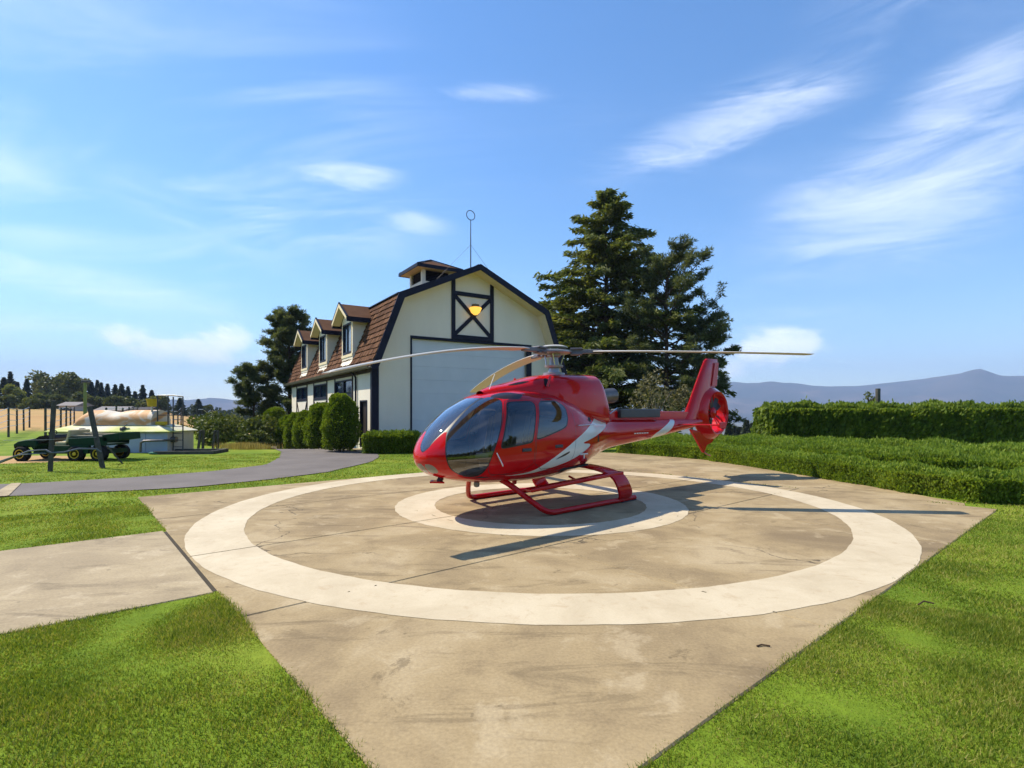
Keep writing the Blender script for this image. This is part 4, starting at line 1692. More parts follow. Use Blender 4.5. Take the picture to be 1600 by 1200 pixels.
fspec = [  # px, distance, top y (px), half width px, kind
    (6, 150, 590, 16, 'c', "dark conifer at the left end of the far tree line"),
    (16, 165, 581, 11, 'c', "taller dark conifer near the left end of the far tree line"),
    (27, 168, 597, 8, 'c', "slim conifer between the two left-end conifers"),
    (42, 158, 592, 8, 'c', "conifer just left of the big round tree"),
    (26, 140, 600, 15, 'l', "pale green tree in front of the left-end conifers"),
    (60, 140, 612, 18, 'l', "low pale green tree left of the big round tree"),
    (84, 165, 579, 32, 'b', "big round broadleaf tree crowning the far hill"),
    (116, 168, 582, 20, 'b', "broadleaf tree leaning against the big round tree"),
    (74, 140, 618, 16, 'b', "dark round bush below the big round tree"),
    (98, 138, 617, 16, 'b', "second dark round bush below the big round tree"),
    (143, 170, 597, 10, 'c', "conifer just right of the green lamp pole"),
    (158, 172, 598, 9, 'c', "second conifer right of the green lamp pole"),
    (168, 175, 600, 8, 'c', "third conifer right of the green lamp pole"),
    (180, 168, 601, 9, 'c', "conifer above the grey roofed house"),
    (190, 165, 600, 11, 'c', "dark conifer right of the grey roofed house"),
    (211, 178, 612, 9, 'c', "short conifer left of the yellow bucket"),
    (223, 175, 602, 10, 'c', "tall conifer left of the yellow bucket"),
    (237, 172, 610, 9, 'c', "conifer directly behind the yellow bucket"),
    (250, 170, 616, 14, 'b', "dark bushy tree behind the yellow bucket"),
    (281, 160, 622, 10, 'c', "conifer seen through the tank's ladder frame"),
    (310, 165, 624, 12, 'c', "lone dark conifer right of the ladder frame"),
    (322, 170, 634, 9, 'b', "small tree beside the lone dark conifer"),
    (52, 132, 622, 14, 'b', "dark low bush left of the big round tree's foot"),
    (12, 132, 618, 15, 'b', "broad bush under the left-end conifers"),
    (70, 172, 585, 18, 'b', "left shoulder tree of the big round tree"),
    (100, 172, 580, 18, 'b', "right shoulder tree of the big round tree"),
    (128, 150, 612, 16, 'b', "bushy tree behind the green lamp pole"),
    (152, 148, 616, 14, 'b', "first bushy tree right of the green lamp pole"),
    (176, 148, 617, 16, 'b', "bushy tree above the grey roofed house"),
    (202, 150, 618, 15, 'b', "second bushy tree right of the green lamp pole, past the grey roofed house"),
    (228, 150, 619, 15, 'b', "bushy tree above the small brown house"),
    (152, 178, 594, 8, 'c', "slim tall conifer above the first bushy tree"),
    (200, 180, 604, 8, 'c', "slim conifer just right of the grey roofed house"),
]
protos = {}


def far_tree(px, d, ytop, hw, kind, label):
    x, y = far_xy(px, d)
    zb = float(gz(x, y)) - .3
    ztop = 1.95 + (642 - ytop) / 825 * d
    H = max(2.0, ztop - zb)
    r = hw / 825 * d
    if kind == 'c':
        t = empty("conifer_tree", (x, y, zb), rng.uniform(0, 6), label, "tree", "far tree line")
        n = 1500
        u = rng.uniform(0, 1, n) ** .8
        a = rng.uniform(0, 2 * np.pi, n)
        rad = r * 1.15 * (1 - u) ** .95 * (1.0 + .30 * np.sin(u * (28 + 10 * (px % 3)) + a * 2 + px) + .2 * np.sin(a * 3 + px)) * rng.uniform(.3, 1.05, n) + .05
        P = np.stack([rad * np.cos(a), rad * np.sin(a), H * (.06 + .94 * u) - rad * .15], 1)
        A = np.stack([np.cos(a), np.sin(a), np.full(n, -.1)], 1)
        V, F = leaves(P, .9, .4, A, .5)
        obj("crown", mesh_np("crown", V, F, M['conifer_far']), t)
        MB().tube([(0, 0, 0), (0, 0, H * .9)], [H * .02, .03], 6).build("trunk", M['bark'], t, fix=False)
    else:
        t = broad("broadleaf_tree", x, y, H, r, min(H * .5, r * 1.1), M['tree_lime' if kind == 'l' else 'tree_far'], label, "tree", 2600 if hw > 15 else 1500, 1.0, 10, "far tree line", .2, zb)


for f in fspec:
    far_tree(*f)
# woodland further right that reads as one dark mass below the distant hills
n = 16000
wa = rng.uniform(R(-33.5), R(-22), n)
wd = rng.uniform(260, 420, n)
wx, wy = np.sin(wa) * wd, np.cos(wa) * wd
tid = np.floor(np.degrees(wa) * 7)
hh_ = (7.5 + 3.5 * np.sin(tid * 12.9898) * np.cos(tid * 3.1)) * rng.uniform(0, 1, n) ** .6
P = np.stack([wx, wy, -6.0 + hh_], 1)
V, F = leaves(P, 1.7, 1.0, np.tile([0, 0, .6], (n, 1)), .8)
tag(obj("woodland", mesh_np("woodland", V, F, M['conifer_far'])), "dark woodland strip below the distant blue hills", "woodland", kind="stuff")

# the wood on the far side of the lawn, behind the viewpoint: it is what the canopy and doors mirror
n = 14000
wa = rng.uniform(R(95), R(265), n)
wd = rng.uniform(46, 62, n)
wx, wy = np.sin(wa) * wd, np.cos(wa) * wd
tid = np.floor(np.degrees(wa) / 5)
top_ = 9.5 + 3.5 * np.sin(tid * 12.9898) * np.cos(tid * 3.1) + 1.5 * np.sin(np.degrees(wa) * .8)
P = np.stack([wx, wy, gz(wx, wy) + top_ * rng.uniform(0, 1, n) ** .8], 1)
V, F = leaves(P, 1.6, 1.0, np.tile([0, 0, .4], (n, 1)), .8)
tag(obj("woodland", mesh_np("woodland", V, F, M['tree_far'])), "dark wood beyond the lawn mirrored in the helicopter's glass", "woodland", kind="stuff")

# conifers beyond the hedges on the right
for k, (px, ytop, hw, lb) in enumerate(((1139, 664, 5, "small far conifer right of the tail fan"), (1149, 667, 6, "second far conifer right of the tail fan"), (1166, 657, 6, "taller far conifer left of the tall hedge"),
                                        (1176, 662, 5, "far conifer touching the tall hedge's end"), (1156, 668, 5, "low far conifer between two taller ones"))):
    far_tree(px, 95 + k * 3, ytop, hw, 'c', lb)
broad("olive_shrub", 21.4, 31.5, 3.3, .5, .5, M['shrub'], "single shoot sticking up behind the tall hedge", "shrub", 200, .14, 3, trunk_h=.4)
MB().tube([(0, 0, 0), (0, 0, 3.23 - float(gz(21.0, 30.3)))], .13, 10).build("wooden_post", M['post'], None, loc=(21.0, 30.3, float(gz(21.0, 30.3))))
tag(bpy.data.objects["wooden_post"], "dark post top showing above the tall cedar hedge", "post")


# houses at the tree line
def house(px, d, wpx, ybase, ywall, ytop, label, wallm, roofm):
    x, y = far_xy(px, d)
    zb = float(gz(x, y)) - .4
    s = d / 825
    w = wpx * s / 2
    zw, zt = 1.95 + (642 - ywall) * s, 1.95 + (642 - ytop) * s
    t = empty("house", (x, y, zb), R(8), label, "house")
    MB().box((-w, -3, 0), (w, 3, zw - zb)).build("wall", wallm, t)
    rf = MB()
    e = .5
    rf.prism([(-3 - e, zw - zb), (3 + e, zw - zb), (0, zt - zb)], -w - e, w + e, plane='yz').build("roof", roofm, t)
    for k in (-.5, .35):
        MB().box((w * k - .5, -3.05, (zw - zb) - 1.5), (w * k + .5, -3.003, (zw - zb) - .5)).build("window", M['pane'], t)


house(118, 128, 22, 640, 634, 628, "pale house half hidden left of the green lamp pole", M['house_wall'], M['roof_grey'])
house(184, 126, 38, 642, 641, 635, "low grey roofed house behind the tank", M['house_wall'], M['roof_grey'])
house(232, 134, 16, 642, 640, 636, "small brown house right of the grey roofed house", M['house_wall'], M['trim_brown'])

# ------------------------------------------------------------------ vineyard
vx0 = -31.0


def trellis(rowx, ys, dirx, label, hgt=2.2):
    p0 = (rowx, ys[0])
    t = empty("vine_trellis", (p0[0], p0[1], float(gz(*p0))), 0, label, "trellis", "vineyard trellis rows")
    tops = []
    for y in ys:
        x = rowx + dirx * (y - ys[0])
        z = float(gz(x, y)) - float(gz(*p0))
        h = hgt * rng.uniform(.9, 1.08)
        q = (x - p0[0], y - p0[1], z)
        ln = rng.normal(0, .03)
        MB().tube([(q[0], q[1], q[2] - .1), (q[0] + ln, q[1], q[2] + h)], [.075, .065], 7).build("post", M['post'], t)
        tops.append((q[0], q[1], q[2], h))
    for f in (.35, .55, .75, .95):
        MB().tube([(a, b, c + h * f) for a, b, c, h in tops], .02, 4).build("wire", M['wire'], t)


rows = [(-29.6, np.arange(33.5, 60, 4.6), -.75), (-30.5, np.arange(30.5, 58, 4.6), -.80), (-27.6, np.arange(36, 62, 4.6), -.62), (-25.6, np.arange(38, 64, 4.6), -.55), (-23.8, np.arange(40, 64, 4.6), -.50)]
rlab = ["second vineyard trellis row from the left", "leftmost vineyard trellis row behind the dirt patch", "third vineyard trellis row from the left", "fourth vineyard trellis row, behind the leaning post", "vineyard trellis row nearest the tank"]
for (x, ys, dx), lb in zip(rows, rlab):
    trellis(x, ys, dx, lb)


# two leaning end posts in front of the cart
def at_px(px, py, z=0.0):
    d = 825 * (1.95 - z) / (py - 642)
    return (px - 800) / 825 * d, d


def leaning(px0, py0, dx, h, label, w=.20):
    x, y = at_px(px0, py0)
    o = MB().bar((0, 0, -.15), (dx, 0, h), w, w * .9, up=(0, 1, 0)).build("leaning_post", M['post'], None, loc=(x, y, float(gz(x, y))), bevel=.015)
    tag(o, label, "post", "leaning end posts")
    return x, y


lp1 = leaning(78, 736, .13, 2.30, "leaning square post left of the cart's seat", .11)
lp2 = leaning(162, 731, -.48, 2.12, "square post tilted hard to the left before the cart's bed", .125)


def hang(name, pts, r, mat, label, cat):
    o = MB().tube(pts, r, 6).build(name, mat, None, smooth=True)
    return tag(o, label, cat)


hang("irrigation_hose", [(-19.5, 18.6, .04), (-17.6, 17.9, .10), (-16.4, 17.3, .40), (-15.6, 17.05, .66), (-15.0, 16.98, .70), (-14.85, 17.0, .60), (-14.6, 17.2, .60), (-14.35, 17.5, .70), (-14.05, 17.85, .66), (-13.97, 17.95, .56)], .028, M['hose'],
     "grey hose strung between the two leaning posts", "hose")
hang("irrigation_hose", [(-20.5, 18.3, .04), (-18.4, 17.7, .03), (-17.0, 17.3, .22), (-16.0, 17.1, .52), (-15.3, 16.99, .58), (-14.98, 16.97, .58)], .022, M['hose'],
     "thin hose trailing from the dirt patch to the left post", "hose")
hang("guy_wire", [(-16.4, 17.02, 1.0), (-14.95, 16.98, 1.02), (-14.1, 17.92, 1.06)], .006, M['wire'], "thin wire running across both leaning posts", "wire")
hang("prop_stick", [(-14.75, 19.25, .66), (-14.45, 19.6, -.02)], .03, M['post'], "dark stick propped beside the tilted post", "stick")

# lamp pole, green
x, y = far_xy(133, 52)
zb = float(gz(x, y)) - .1
lp = empty("lamp_pole", (x, y, zb), 0, "pale green lamp pole with dark head behind the tank", "lamp pole")
hp = 1.95 + (642 - 596) / 825 * 52 - zb
MB().tube([(0, 0, 0), (0, 0, hp)], [.17, .13], 10).build("pole", plain("pale_green_pole", (0.22, 0.25, 0.08), .7), lp)
hd = MB()
hd.box((-.28, -.16, hp - .12), (.42, .16, hp + .12))
hd.box((-.12, -.1, hp - .45), (.10, .1, hp - .12))
hd.build("lamp_head", M['dgrey'], lp, bevel=.03)

# ------------------------------------------------------------------ tank
TX, TY = -18.75, 25.7
tk = empty("storage_tank", (TX, TY, 0), 0, "old metal tank with rust-stained vaulted top and mossy skirt", "tank")
hl, hd_ = 2.62, 1.0
MB().box((-hl, -hd_, -.12), (hl, hd_, .985)).build("body", M['tank_wall'], tk)
MB().box((hl + .002, -hd_, -.1), (hl + .03, hd_, .97)).build("end_panel", M['tank_end'], tk)
for k in range(1, 5):
    MB().box((-hl + k * 1.05 - .03, -hd_ - .03, -.1), (-hl + k * 1.05 + .03, -hd_ - .002, .97)).build("wall_rib", M['tank_wall'], tk)
sk = MB()
e = .16
lo = [(-hl - e - .25, -hd_ - e), (hl + e, -hd_ - e), (hl + e, hd_ + e), (-hl - e - .25, hd_ + e)]
hi = [(-hl + .55, -hd_ + .30), (hl - .65, -hd_ + .30), (hl - .65, hd_ - .30), (-hl + .55, hd_ - .30)]
sk.add([(a, b, .99) for a, b in lo] + [(a, b, 1.28) for a, b in hi] + [(a, b, .955) for a, b in lo],
       [(0, 1, 5, 4), (1, 2, 6, 5), (2, 3, 7, 6), (3, 0, 4, 7), (4, 5, 6, 7), (8, 11, 10, 9), (0, 8, 9, 1), (1, 9, 10, 2), (2, 10, 11, 3), (3, 11, 8, 0)])
sk.build("skirt", M['tank_skirt'], tk)
# vaulted top with a saddle in the middle
nx_, ny_ = 40, 16
vv, ff = [], []
for i in range(nx_ + 1):
    u = i / nx_
    xx = -hl + .60 + (2 * hl - 1.55) * u
    hgt = .70 * (1 - .16 * math.exp(-((u - .47) / .10) ** 2)) * math.sqrt(max(0.0, 1 - max(0, (.18 - u) / .18) ** 2)) + .02
    for j in range(ny_ + 1):
        a = math.pi * j / ny_
        vv.append((xx, -.74 * math.cos(a), 1.27 + hgt * math.sin(a) ** .8))
for i in range(nx_):
    for j in range(ny_):
        ff.append((i * (ny_ + 1) + j, (i + 1) * (ny_ + 1) + j, (i + 1) * (ny_ + 1) + j + 1, i * (ny_ + 1) + j + 1))
ff.append(tuple(nx_ * (ny_ + 1) + j for j in range(ny_ + 1)))
mv = MB().add(vv, ff)
mv.build("vault", M['tank_top'], tk, True)
for k in range(2):
    a = .25 + .35 * k
mb = MB()
mb.lathe([(.14, 0), (.14, .12), (.10, .16), (.02, .17)], (.55, -.98, 1.03), n=14)
mb.bar((.48, -1.06, 1.08), (.68, -.9, 1.32), .12, .03)
mb.build("hatch", M['dgrey'], tk)
MB().lathe([(.12, 0), (.12, .10), (.02, .11)], (-1.35, -1.0, 1.03), n=14).build("hatch", M['dgrey'], tk)
# ladder frame
lx0, lx1 = hl + .12, hl + .58
ly = -.75
lad = MB()
for xq, zl in ((lx0, .02), (lx1, .02)):
    lad.tube([(xq, ly, zl), (xq, ly, 2.62)], .03, 7)
lad.tube([(lx1, ly, 2.62), (lx0, ly, 2.68), (hl - .75, ly + .2, 2.68)], .03, 7)
lad.tube([(hl - .75, ly + .2, 2.68), (hl - .75, ly + .2, 1.28)], .03, 7)
lad.tube([(hl - .25, ly + .2, 2.68), (hl - .25, ly + .2, 1.28)], .03, 7)
lad.tube([(hl - .75, ly + .2, 1.75), (lx1, ly, 1.75)], .022, 6)
for k in range(5):
    lad.tube([(lx0, ly, .25 + k * .32), (lx1, ly, .25 + k * .32)], .018, 6)
lad.build("ladder", M['dgrey'], tk, True)
pp = MB()
pp.tube([(hl + .03, -.55, .60), (hl + .14, -.9, .60), (hl + .0, -1.25, .58), (hl - .85, -1.35, .56), (hl - .98, -1.36, .48), (hl - 1.0, -1.36, .05)], .055, 9)
pp.tube([(hl - .02, -.72, .6), (hl + .26, -.72, .6)], .14, 12)
pp.build("outlet_pipe", M['exhaust'], tk, True)
bx, by = TX + hl - 1.15, TY - .35
bk_ = empty("yellow_bucket", (bx, by, 2.0), 0, "yellow bucket raised on a short stem above the tank", "bucket")
MB().lathe([(.02, .16), (.18, .16), (.24, .52), (.255, .53), (.255, .50), (.23, .49), (.17, .2), (.02, .19)], n=18).build("bucket_shell", M['yellow'], bk_, True)
MB().tube([(0, 0, -.1), (0, 0, .16)], .05, 8).build("stem", M['steel'], bk_)
MB().box((.32, -.25, -.72), (.78, .05, -.56)).build("yellow_plate", M['yellow'], bk_)
# timber frame on the lawn
x, y = at_px(318, 708)
tf = empty("timber_frame", (TX + hl + 1.15, TY - 1.15, 0), R(6), "low timber edging frame on the lawn beside the tank", "timber frame")
for lo, hi in (((-1.2, -.75, -.05), (1.35, -.60, .13)), ((-1.2, .75, -.05), (1.35, .90, .13)), ((1.2, -.598, -.05), (1.35, .748, .13))):
    MB().box(lo, hi).build("timber", M['post'], tf, bevel=.01)
x, y = at_px(247, 709)
MB().lathe([(.30, .0), (.36, .02), (.36, .07), (.30, .09), (.24, .07), (.24, .02)], n=24).build("hose_coil", plain("green_hose", (.05, .16, .12), .5), None, True, loc=(x, y, 0))
tag(bpy.data.objects["hose_coil"], "green hose coiled on the grass under the pipe", "hose")
for k, (px, tilt, lb) in enumerate(((309, .16, "left leaning stake of the near stake pair"), (315, .05, "upright stake of the near stake pair"), (329, .12, "left leaning stake of the far stake pair"), (335, .02, "upright stake of the far stake pair"))):
    xx = (px - 800) / 825 * 28.5
    o = MB().bar((0, 0, -.2), (tilt, 0, 1.02), .10, .10).build("stake", M['post'], None, loc=(xx, 28.5 + k * .1, float(gz(xx, 28.5))))
    tag(o, lb, "stake", "stakes on the lawn")

# ------------------------------------------------------------------ utility cart
uv = empty("utility_cart", (-17.6, 21.3, -.03), 0, "dark green utility cart with yellow wheel hubs and raised cargo bed", "utility vehicle")


def wheel(x, y, r, w):
    o = MB().lathe([(r * .55, -w / 2), (r * .86, -w / 2), (r, -w * .36), (r, w * .36), (r * .86, w / 2), (r * .55, w / 2)], (x, y, r), axis='y', n=22).build("wheel", M['tyre'], uv, True)
    MB().lathe([(.03, -w * .58), (r * .2, -w * .58), (r * .26, -w * .50), (r * .50, -w * .50), (r * .60, -w * .54), (r * .62, -w * .50), (r * .56, w * .30), (.03, w * .35)], (x, y, r), axis='y', n=18).build("hub", M['yellow'], o, True)


for x in (-1.62, .52, 1.42):
    for y in (-.58, .58):
        wheel(x, y, .30 if x > 0 else .29, .26)
bd = MB()
bd.prism([(-1.95, .48), (-1.98, .66), (-1.80, .78), (-1.15, .90), (-1.05, .62), (-1.2, .45), (-1.3, .58), (-1.9, .58)], -.58, .58)
bd.build("hood", M['green'], uv, True, bevel=.03)
MB().prism([(-1.3, .30), (1.75, .30), (1.75, .46), (-.05, .50), (-.12, .62), (-.40, .62), (-.42, .34), (-1.05, .34), (-1.1, .5), (-1.3, .5)], -.45, .45).build("chassis", M['green'], uv)
MB().box((-.35, -.62, .30), (1.0, -.455, .62)).build("side_panel", M['green'], uv, bevel=.02)
dash = MB()
dash.prism([(-1.18, .88), (-1.02, .98), (-.72, 1.02), (-.62, .90), (-1.02, .70)], -.5, .5)
dash.build("dash", M['black'], uv)
st = MB()
st.tube([(-.88, -.25, .95), (-.70, -.25, 1.10)], .02, 6)
st.tube([(-.70 + .08 * math.cos(a) * .5, -.25 + .18 * math.sin(a), 1.10 + .10 * math.cos(a)) for a in np.linspace(0, 2 * math.pi, 17)], .018, 5, caps=False)
st.build("steering_wheel", M['black'], uv)
se = MB()
se.box((-.42, -.5, .62), (.02, .5, .76))
se.prism([(-.02, .72), (.10, .72), (.22, 1.22), (.10, 1.24)], -.5, .5)
se.build("seat", M['beige'], uv, bevel=.04)
bb = MB()
bb.box((.22, -.60, .62), (1.72, .60, .68))
bb.box((.22, -.62, .68), (1.72, -.58, .94))
bb.box((.22, .58, .68), (1.72, .62, .94))
bb.box((.22, -.58, .68), (.26, .58, .94))
bb.build("cargo_bed", M['green'], uv)
tg = MB()
tg.bar((1.55, 0, .90), (2.18, 0, .98), 1.24, .28, up=(0, 0, 1))
tg.build("tailgate_box", M['green'], uv, bevel=.02)
for k, (yy, z, x0, x1) in enumerate(((-.35, 1.00, .15, 1.55), (.05, 1.08, .3, 1.5), (.35, 1.02, .2, 1.4))):
    o = MB().bar((TX * 0 + x0, yy, z), (x1, yy, z - .03), .16, .04).build("plank", M['plank'], None, loc=(-17.6, 21.3, -.03))
    tag(o, ["nearest pale plank across the cart's bed", "topmost pale plank in the cart's bed", "rear pale plank in the cart's bed"][k], "plank", "planks in the cart")

# fire bollard by the barn corner
hx, hy, _ = barn_w(.62, -.75)
bo = empty("fire_hydrant", (hx, hy, float(gz(hx, hy))), 0, "red hydrant with white band by the barn's corner", "hydrant")
MB().lathe([(.15, 0), (.15, .04), (.11, .05), (.11, .50), (.13, .51)], n=16).build("barrel", M['red_dull'], bo, True)
MB().lathe([(.118, .30), (.118, .58)], n=16).build("white_band", M['white'], bo, True)
MB().lathe([(.13, .581), (.14, .66), (.11, .78), (.05, .86), (.03, .92), (.01, .92)], n=16).build("bonnet", M['red_dull'], bo, True)
for s in (-1, 1):
    MB().tube([(s * .09, 0, .66), (s * .20, 0, .66)], .055, 10).build("nozzle", M['red_dull'], bo)

# ------------------------------------------------------------------ helicopter
heli = empty("helicopter", (0.92, 11.6, 0.0), R(222), "glossy red helicopter with pale swoosh stripes parked on the ringed pad", "helicopter")


def pchip(tab, x):
    pts = sorted(tuple(map(float, q.split(','))) for q in tab.split())
    xs = np.array([p[0] for p in pts])
    ys = np.array([p[1] for p in pts])
    h = np.diff(xs)
    d = np.diff(ys) / h
    m = np.zeros(len(xs))
    for i in range(1, len(xs) - 1):
        if d[i - 1] * d[i] > 0:
            w1, w2 = 2 * h[i] + h[i - 1], h[i] + 2 * h[i - 1]
            m[i] = (w1 + w2) / (w1 / d[i - 1] + w2 / d[i])
    m[0], m[-1] = d[0], d[-1]
    x = np.clip(x, xs[0], xs[-1])
    k = np.clip(np.searchsorted(xs, x) - 1, 0, len(h) - 1)
    t = (x - xs[k]) / h[k]
    H = h[k]
    return (2 * t**3 - 3 * t**2 + 1) * ys[k] + (t**3 - 2 * t**2 + t) * H * m[k] + (-2 * t**3 + 3 * t**2) * ys[k + 1] + (t**3 - t**2) * H * m[k + 1]


TOP = "3.44,1.13 3.43,1.20 3.38,1.33 3.28,1.48 3.1,1.68 2.8,1.92 2.5,2.1 2.15,2.25 1.8,2.33 1.4,2.37 0.8,2.37 0.2,2.3 -.5,2.12 -1.1,1.93 -1.6,1.81 -2.2,1.74 -4,1.72 -6.2,1.74"
BOT = "3.44,1.13 3.43,1.06 3.38,.96 3.28,.86 3.1,.76 2.8,.68 2.4,.62 1.8,.57 1.2,.55 .44,.56 -.3,.63 -.9,.78 -1.4,.94 -1.9,1.05 -2.6,1.12 -3.4,1.19 -5.14,1.38 -6.2,1.5"
WID = "3.44,0.0 3.43,.13 3.38,.28 3.28,.46 3.1,.66 2.8,.85 2.4,.97 2.0,1.02 1.5,1.03 .8,1.0 .2,.93 -.4,.77 -.9,.58 -1.4,.41 -1.9,.31 -2.6,.27 -4,.23 -6.2,.17"
ZCC = "3.44,1.13 3.1,1.14 2.5,1.2 1.8,1.25 .8,1.28 -.3,1.3 -1.2,1.38 -2.2,1.42 -4,1.46 -6.2,1.62"
EXU = "3.44,2.0 3.0,2.05 2.2,2.5 1.4,2.8 .5,2.6 -.6,2.2 -1.6,2.0 -2.4,2.2 -6.2,2.2"
EXL = "3.44,2.0 3.0,2.2 2.2,2.5 1.0,2.5 0,2.2 -1.2,2.0 -6.2,2.0"


def section(x, n, shrink=0.0, tabs=(TOP, BOT, WID, ZCC, EXU, EXL)):
    a = np.linspace(0, 2 * np.pi, n, endpoint=False)[None, :]
    x = np.asarray(x, float)[:, None]
    zt, zb, w, zc, eu, el_ = [pchip(t, x) for t in tabs]
    zc = np.clip(zc, zb, zt)
    w, zt, zb = w - shrink, zt - shrink, zb + shrink
    c, s = np.cos(a), np.sin(a)
    e = np.where(s >= 0, eu, el_)
    y = w * np.sign(c) * np.abs(c) ** (2 / e)
    z = np.where(s >= 0, zc + (zt - zc) * np.abs(s) ** (2 / e), zc - (zc - zb) * np.abs(s) ** (2 / e))
    return np.stack([x + 0 * a, y, z], -1)


def loft_tris(G):
    Rn, Cn = G.shape[:2]
    i = np.arange(Rn - 1)[:, None]
    j = np.arange(Cn)[None, :]
    j2 = (j + 1) % Cn
    a, b, c, d = (i * Cn + j).ravel(), (i * Cn + j2).ravel(), ((i + 1) * Cn + j2).ravel(), ((i + 1) * Cn + j).ravel()
    return np.concatenate([np.stack([a, d, c], 1), np.stack([a, c, b], 1)])


tt_ = np.linspace(0, 1, 40, endpoint=False)
xst = np.concatenate([3.44 - .44 * tt_**2, np.linspace(3.0, -2.0, 190), np.linspace(-2.05, -6.2, 60)])
Gb = section(xst, 200)
bV, bT = Gb.reshape(-1, 3), loft_tris(Gb)
bN = vnormals(bV, bT)
if (bN * (bV - np.array([0, 0, 1.3]))).sum() < 0:
    bT = bT[:, ::-1].copy()
    bN = -bN
bN[:200] = np.array([1, 0, 0])

CEN = np.array([1.4, 0, 1.25])


def front_map(P):
    P = np.asarray(P, float)
    d = P - CEN
    d[:, 1] = np.abs(P[:, 1] - .08 * smoothstep(P[:, 0], 2.3, 3.2))
    d = d / np.maximum(np.linalg.norm(d, axis=1, keepdims=True), 1e-9)
    al = np.arccos(np.clip(d[:, 0], -1, 1))
    ps = np.arctan2(d[:, 2], d[:, 1])
    return np.stack([al * np.cos(ps), al * np.sin(ps)], 1)


def rounded(poly, it=2, c=.25):
    """corner cutting, for softly rounded outlines"""
    p = np.array(poly, float)
    for _ in range(it):
        q = np.roll(p, -1, 0)
        p = np.stack([p * (1 - c) + q * c, p * c + q * (1 - c)], 1).reshape(-1, p.shape[1])
    return p


BUB = [(2.155, .375, 2.213), (2.071, .589, 2.163), (2.106, .701, 2.079), (2.252, .865, 1.824), (2.34, .92, 1.644), (2.413, .947, 1.466), (2.497, .947, 1.29),
       (2.557, .932, 1.14), (2.596, .886, .991), (2.635, .785, .855), (2.72, .680, .786), (2.84, .600, .778), (2.986, .561, .848), (3.137, .545, .947), (3.204, .544, 1.065),
       (3.224, .516, 1.24), (3.187, .475, 1.387), (3.15, .43, 1.48), (3.10, .385, 1.58), (2.926, .370, 1.757), (2.698, .350, 1.938), (2.479, .322, 2.079), (2.323, .318, 2.158)]
VEE = [(3.42, .08, 1.235), (3.405, .125, 1.250), (3.353, .195, 1.318), (3.275, .235, 1.425), (3.173, .295, 1.539), (3.136, .320, 1.579), (2.935, .338, 1.76), (2.705, .318, 1.942), (2.463, .285, 2.104),
       (2.295, .265, 2.191)]
RDK = [(2.16, .40, 2.215), (2.02, .613, 2.164), (1.671, .72, 2.175), (1.50, .62, 2.265), (1.75, .391, 2.306), (2.05, .35, 2.26)]
bub2 = rounded(front_map(np.array(BUB)), 1)
vee2 = front_map(np.array(VEE))
vee2 = np.concatenate([vee2, [[-.2, vee2[-1, 1] + .01], [-.2, vee2[0, 1] - .005], [0, vee2[0, 1] - .003]]])
rdk2 = rounded(front_map(np.array(RDK)), 1, .12)
DOORP = rounded([(1.985, 2.165), (1.30, 2.185), (1.50, 1.735), (1.59, 1.38), (1.60, .84), (2.44, .80), (2.575, .90), (2.60, 1.07), (2.445, 1.41), (2.28, 1.745), (2.12, 2.03)], 1)
DWIN = rounded([(1.99, 2.100), (1.42, 2.125), (1.56, 1.74), (1.655, 1.40), (1.70, 1.375), (2.33, 1.30), (2.36, 1.32), (2.225, 1.68), (2.08, 1.98)], 2, .12)
RWIN = rounded([(1.31, 2.12), (.74, 2.145), (.55, 2.03), (.58, 1.80), (.66, 1.66), (.80, 1.60), (1.49, 1.43), (1.55, 1.46), (1.45, 1.74)], 2, .14)
RDOOR = rounded([(1.27, 2.19), (.62, 2.20), (.36, 2.02), (.34, 1.5), (.42, .95), (.60, .84), (1.56, .84), (1.56, 1.38), (1.47, 1.735)], 1)
SWO = [(2.30, .775), (1.586, .772 + .01), (1.213, .968), (.687, 1.219), (.174, 1.453), (-.486, 1.701), (-.90, 1.835), (-1.10, 1.85), (-1.35, 1.80), (-1.45, 1.70), (-1.25, 1.545), (-.60, 1.40), (.25, 1.275),
       (-.38, 1.262), (.015, 1.10), (.494, .945), (1.124, .825), (1.658, .752)]
SWO = rounded(SWO, 2)
SLA = rounded([(1.05, .985), (.80, 1.085), (.52, 1.165), (.60, 1.09)], 1)
TST = rounded([(-4.78, 1.76), (-4.64, 1.745), (-4.03, 1.52), (-3.52, 1.305), (-3.60, 1.20), (-4.0, 1.235), (-4.40, 1.44), (-4.62, 1.62)], 1)


def shell(name, data, mat, parent, label=None):
    V, N, T = data
    if len(T) == 0:
        return None
    o = obj(name, mesh_np(name, V, T, mat, True, None, N), parent)
    if label:
        o["label"] = label
    return o


def sides(data):
    V, N, T = data
    return split(V, N, T, -V[:, 1])


def cut_by(data, f):
    V, N, T = data
    if len(T) == 0:
        return data, data
    return split(V, N, T, f(V))


seals = []
rest = (bV, bN, bT)
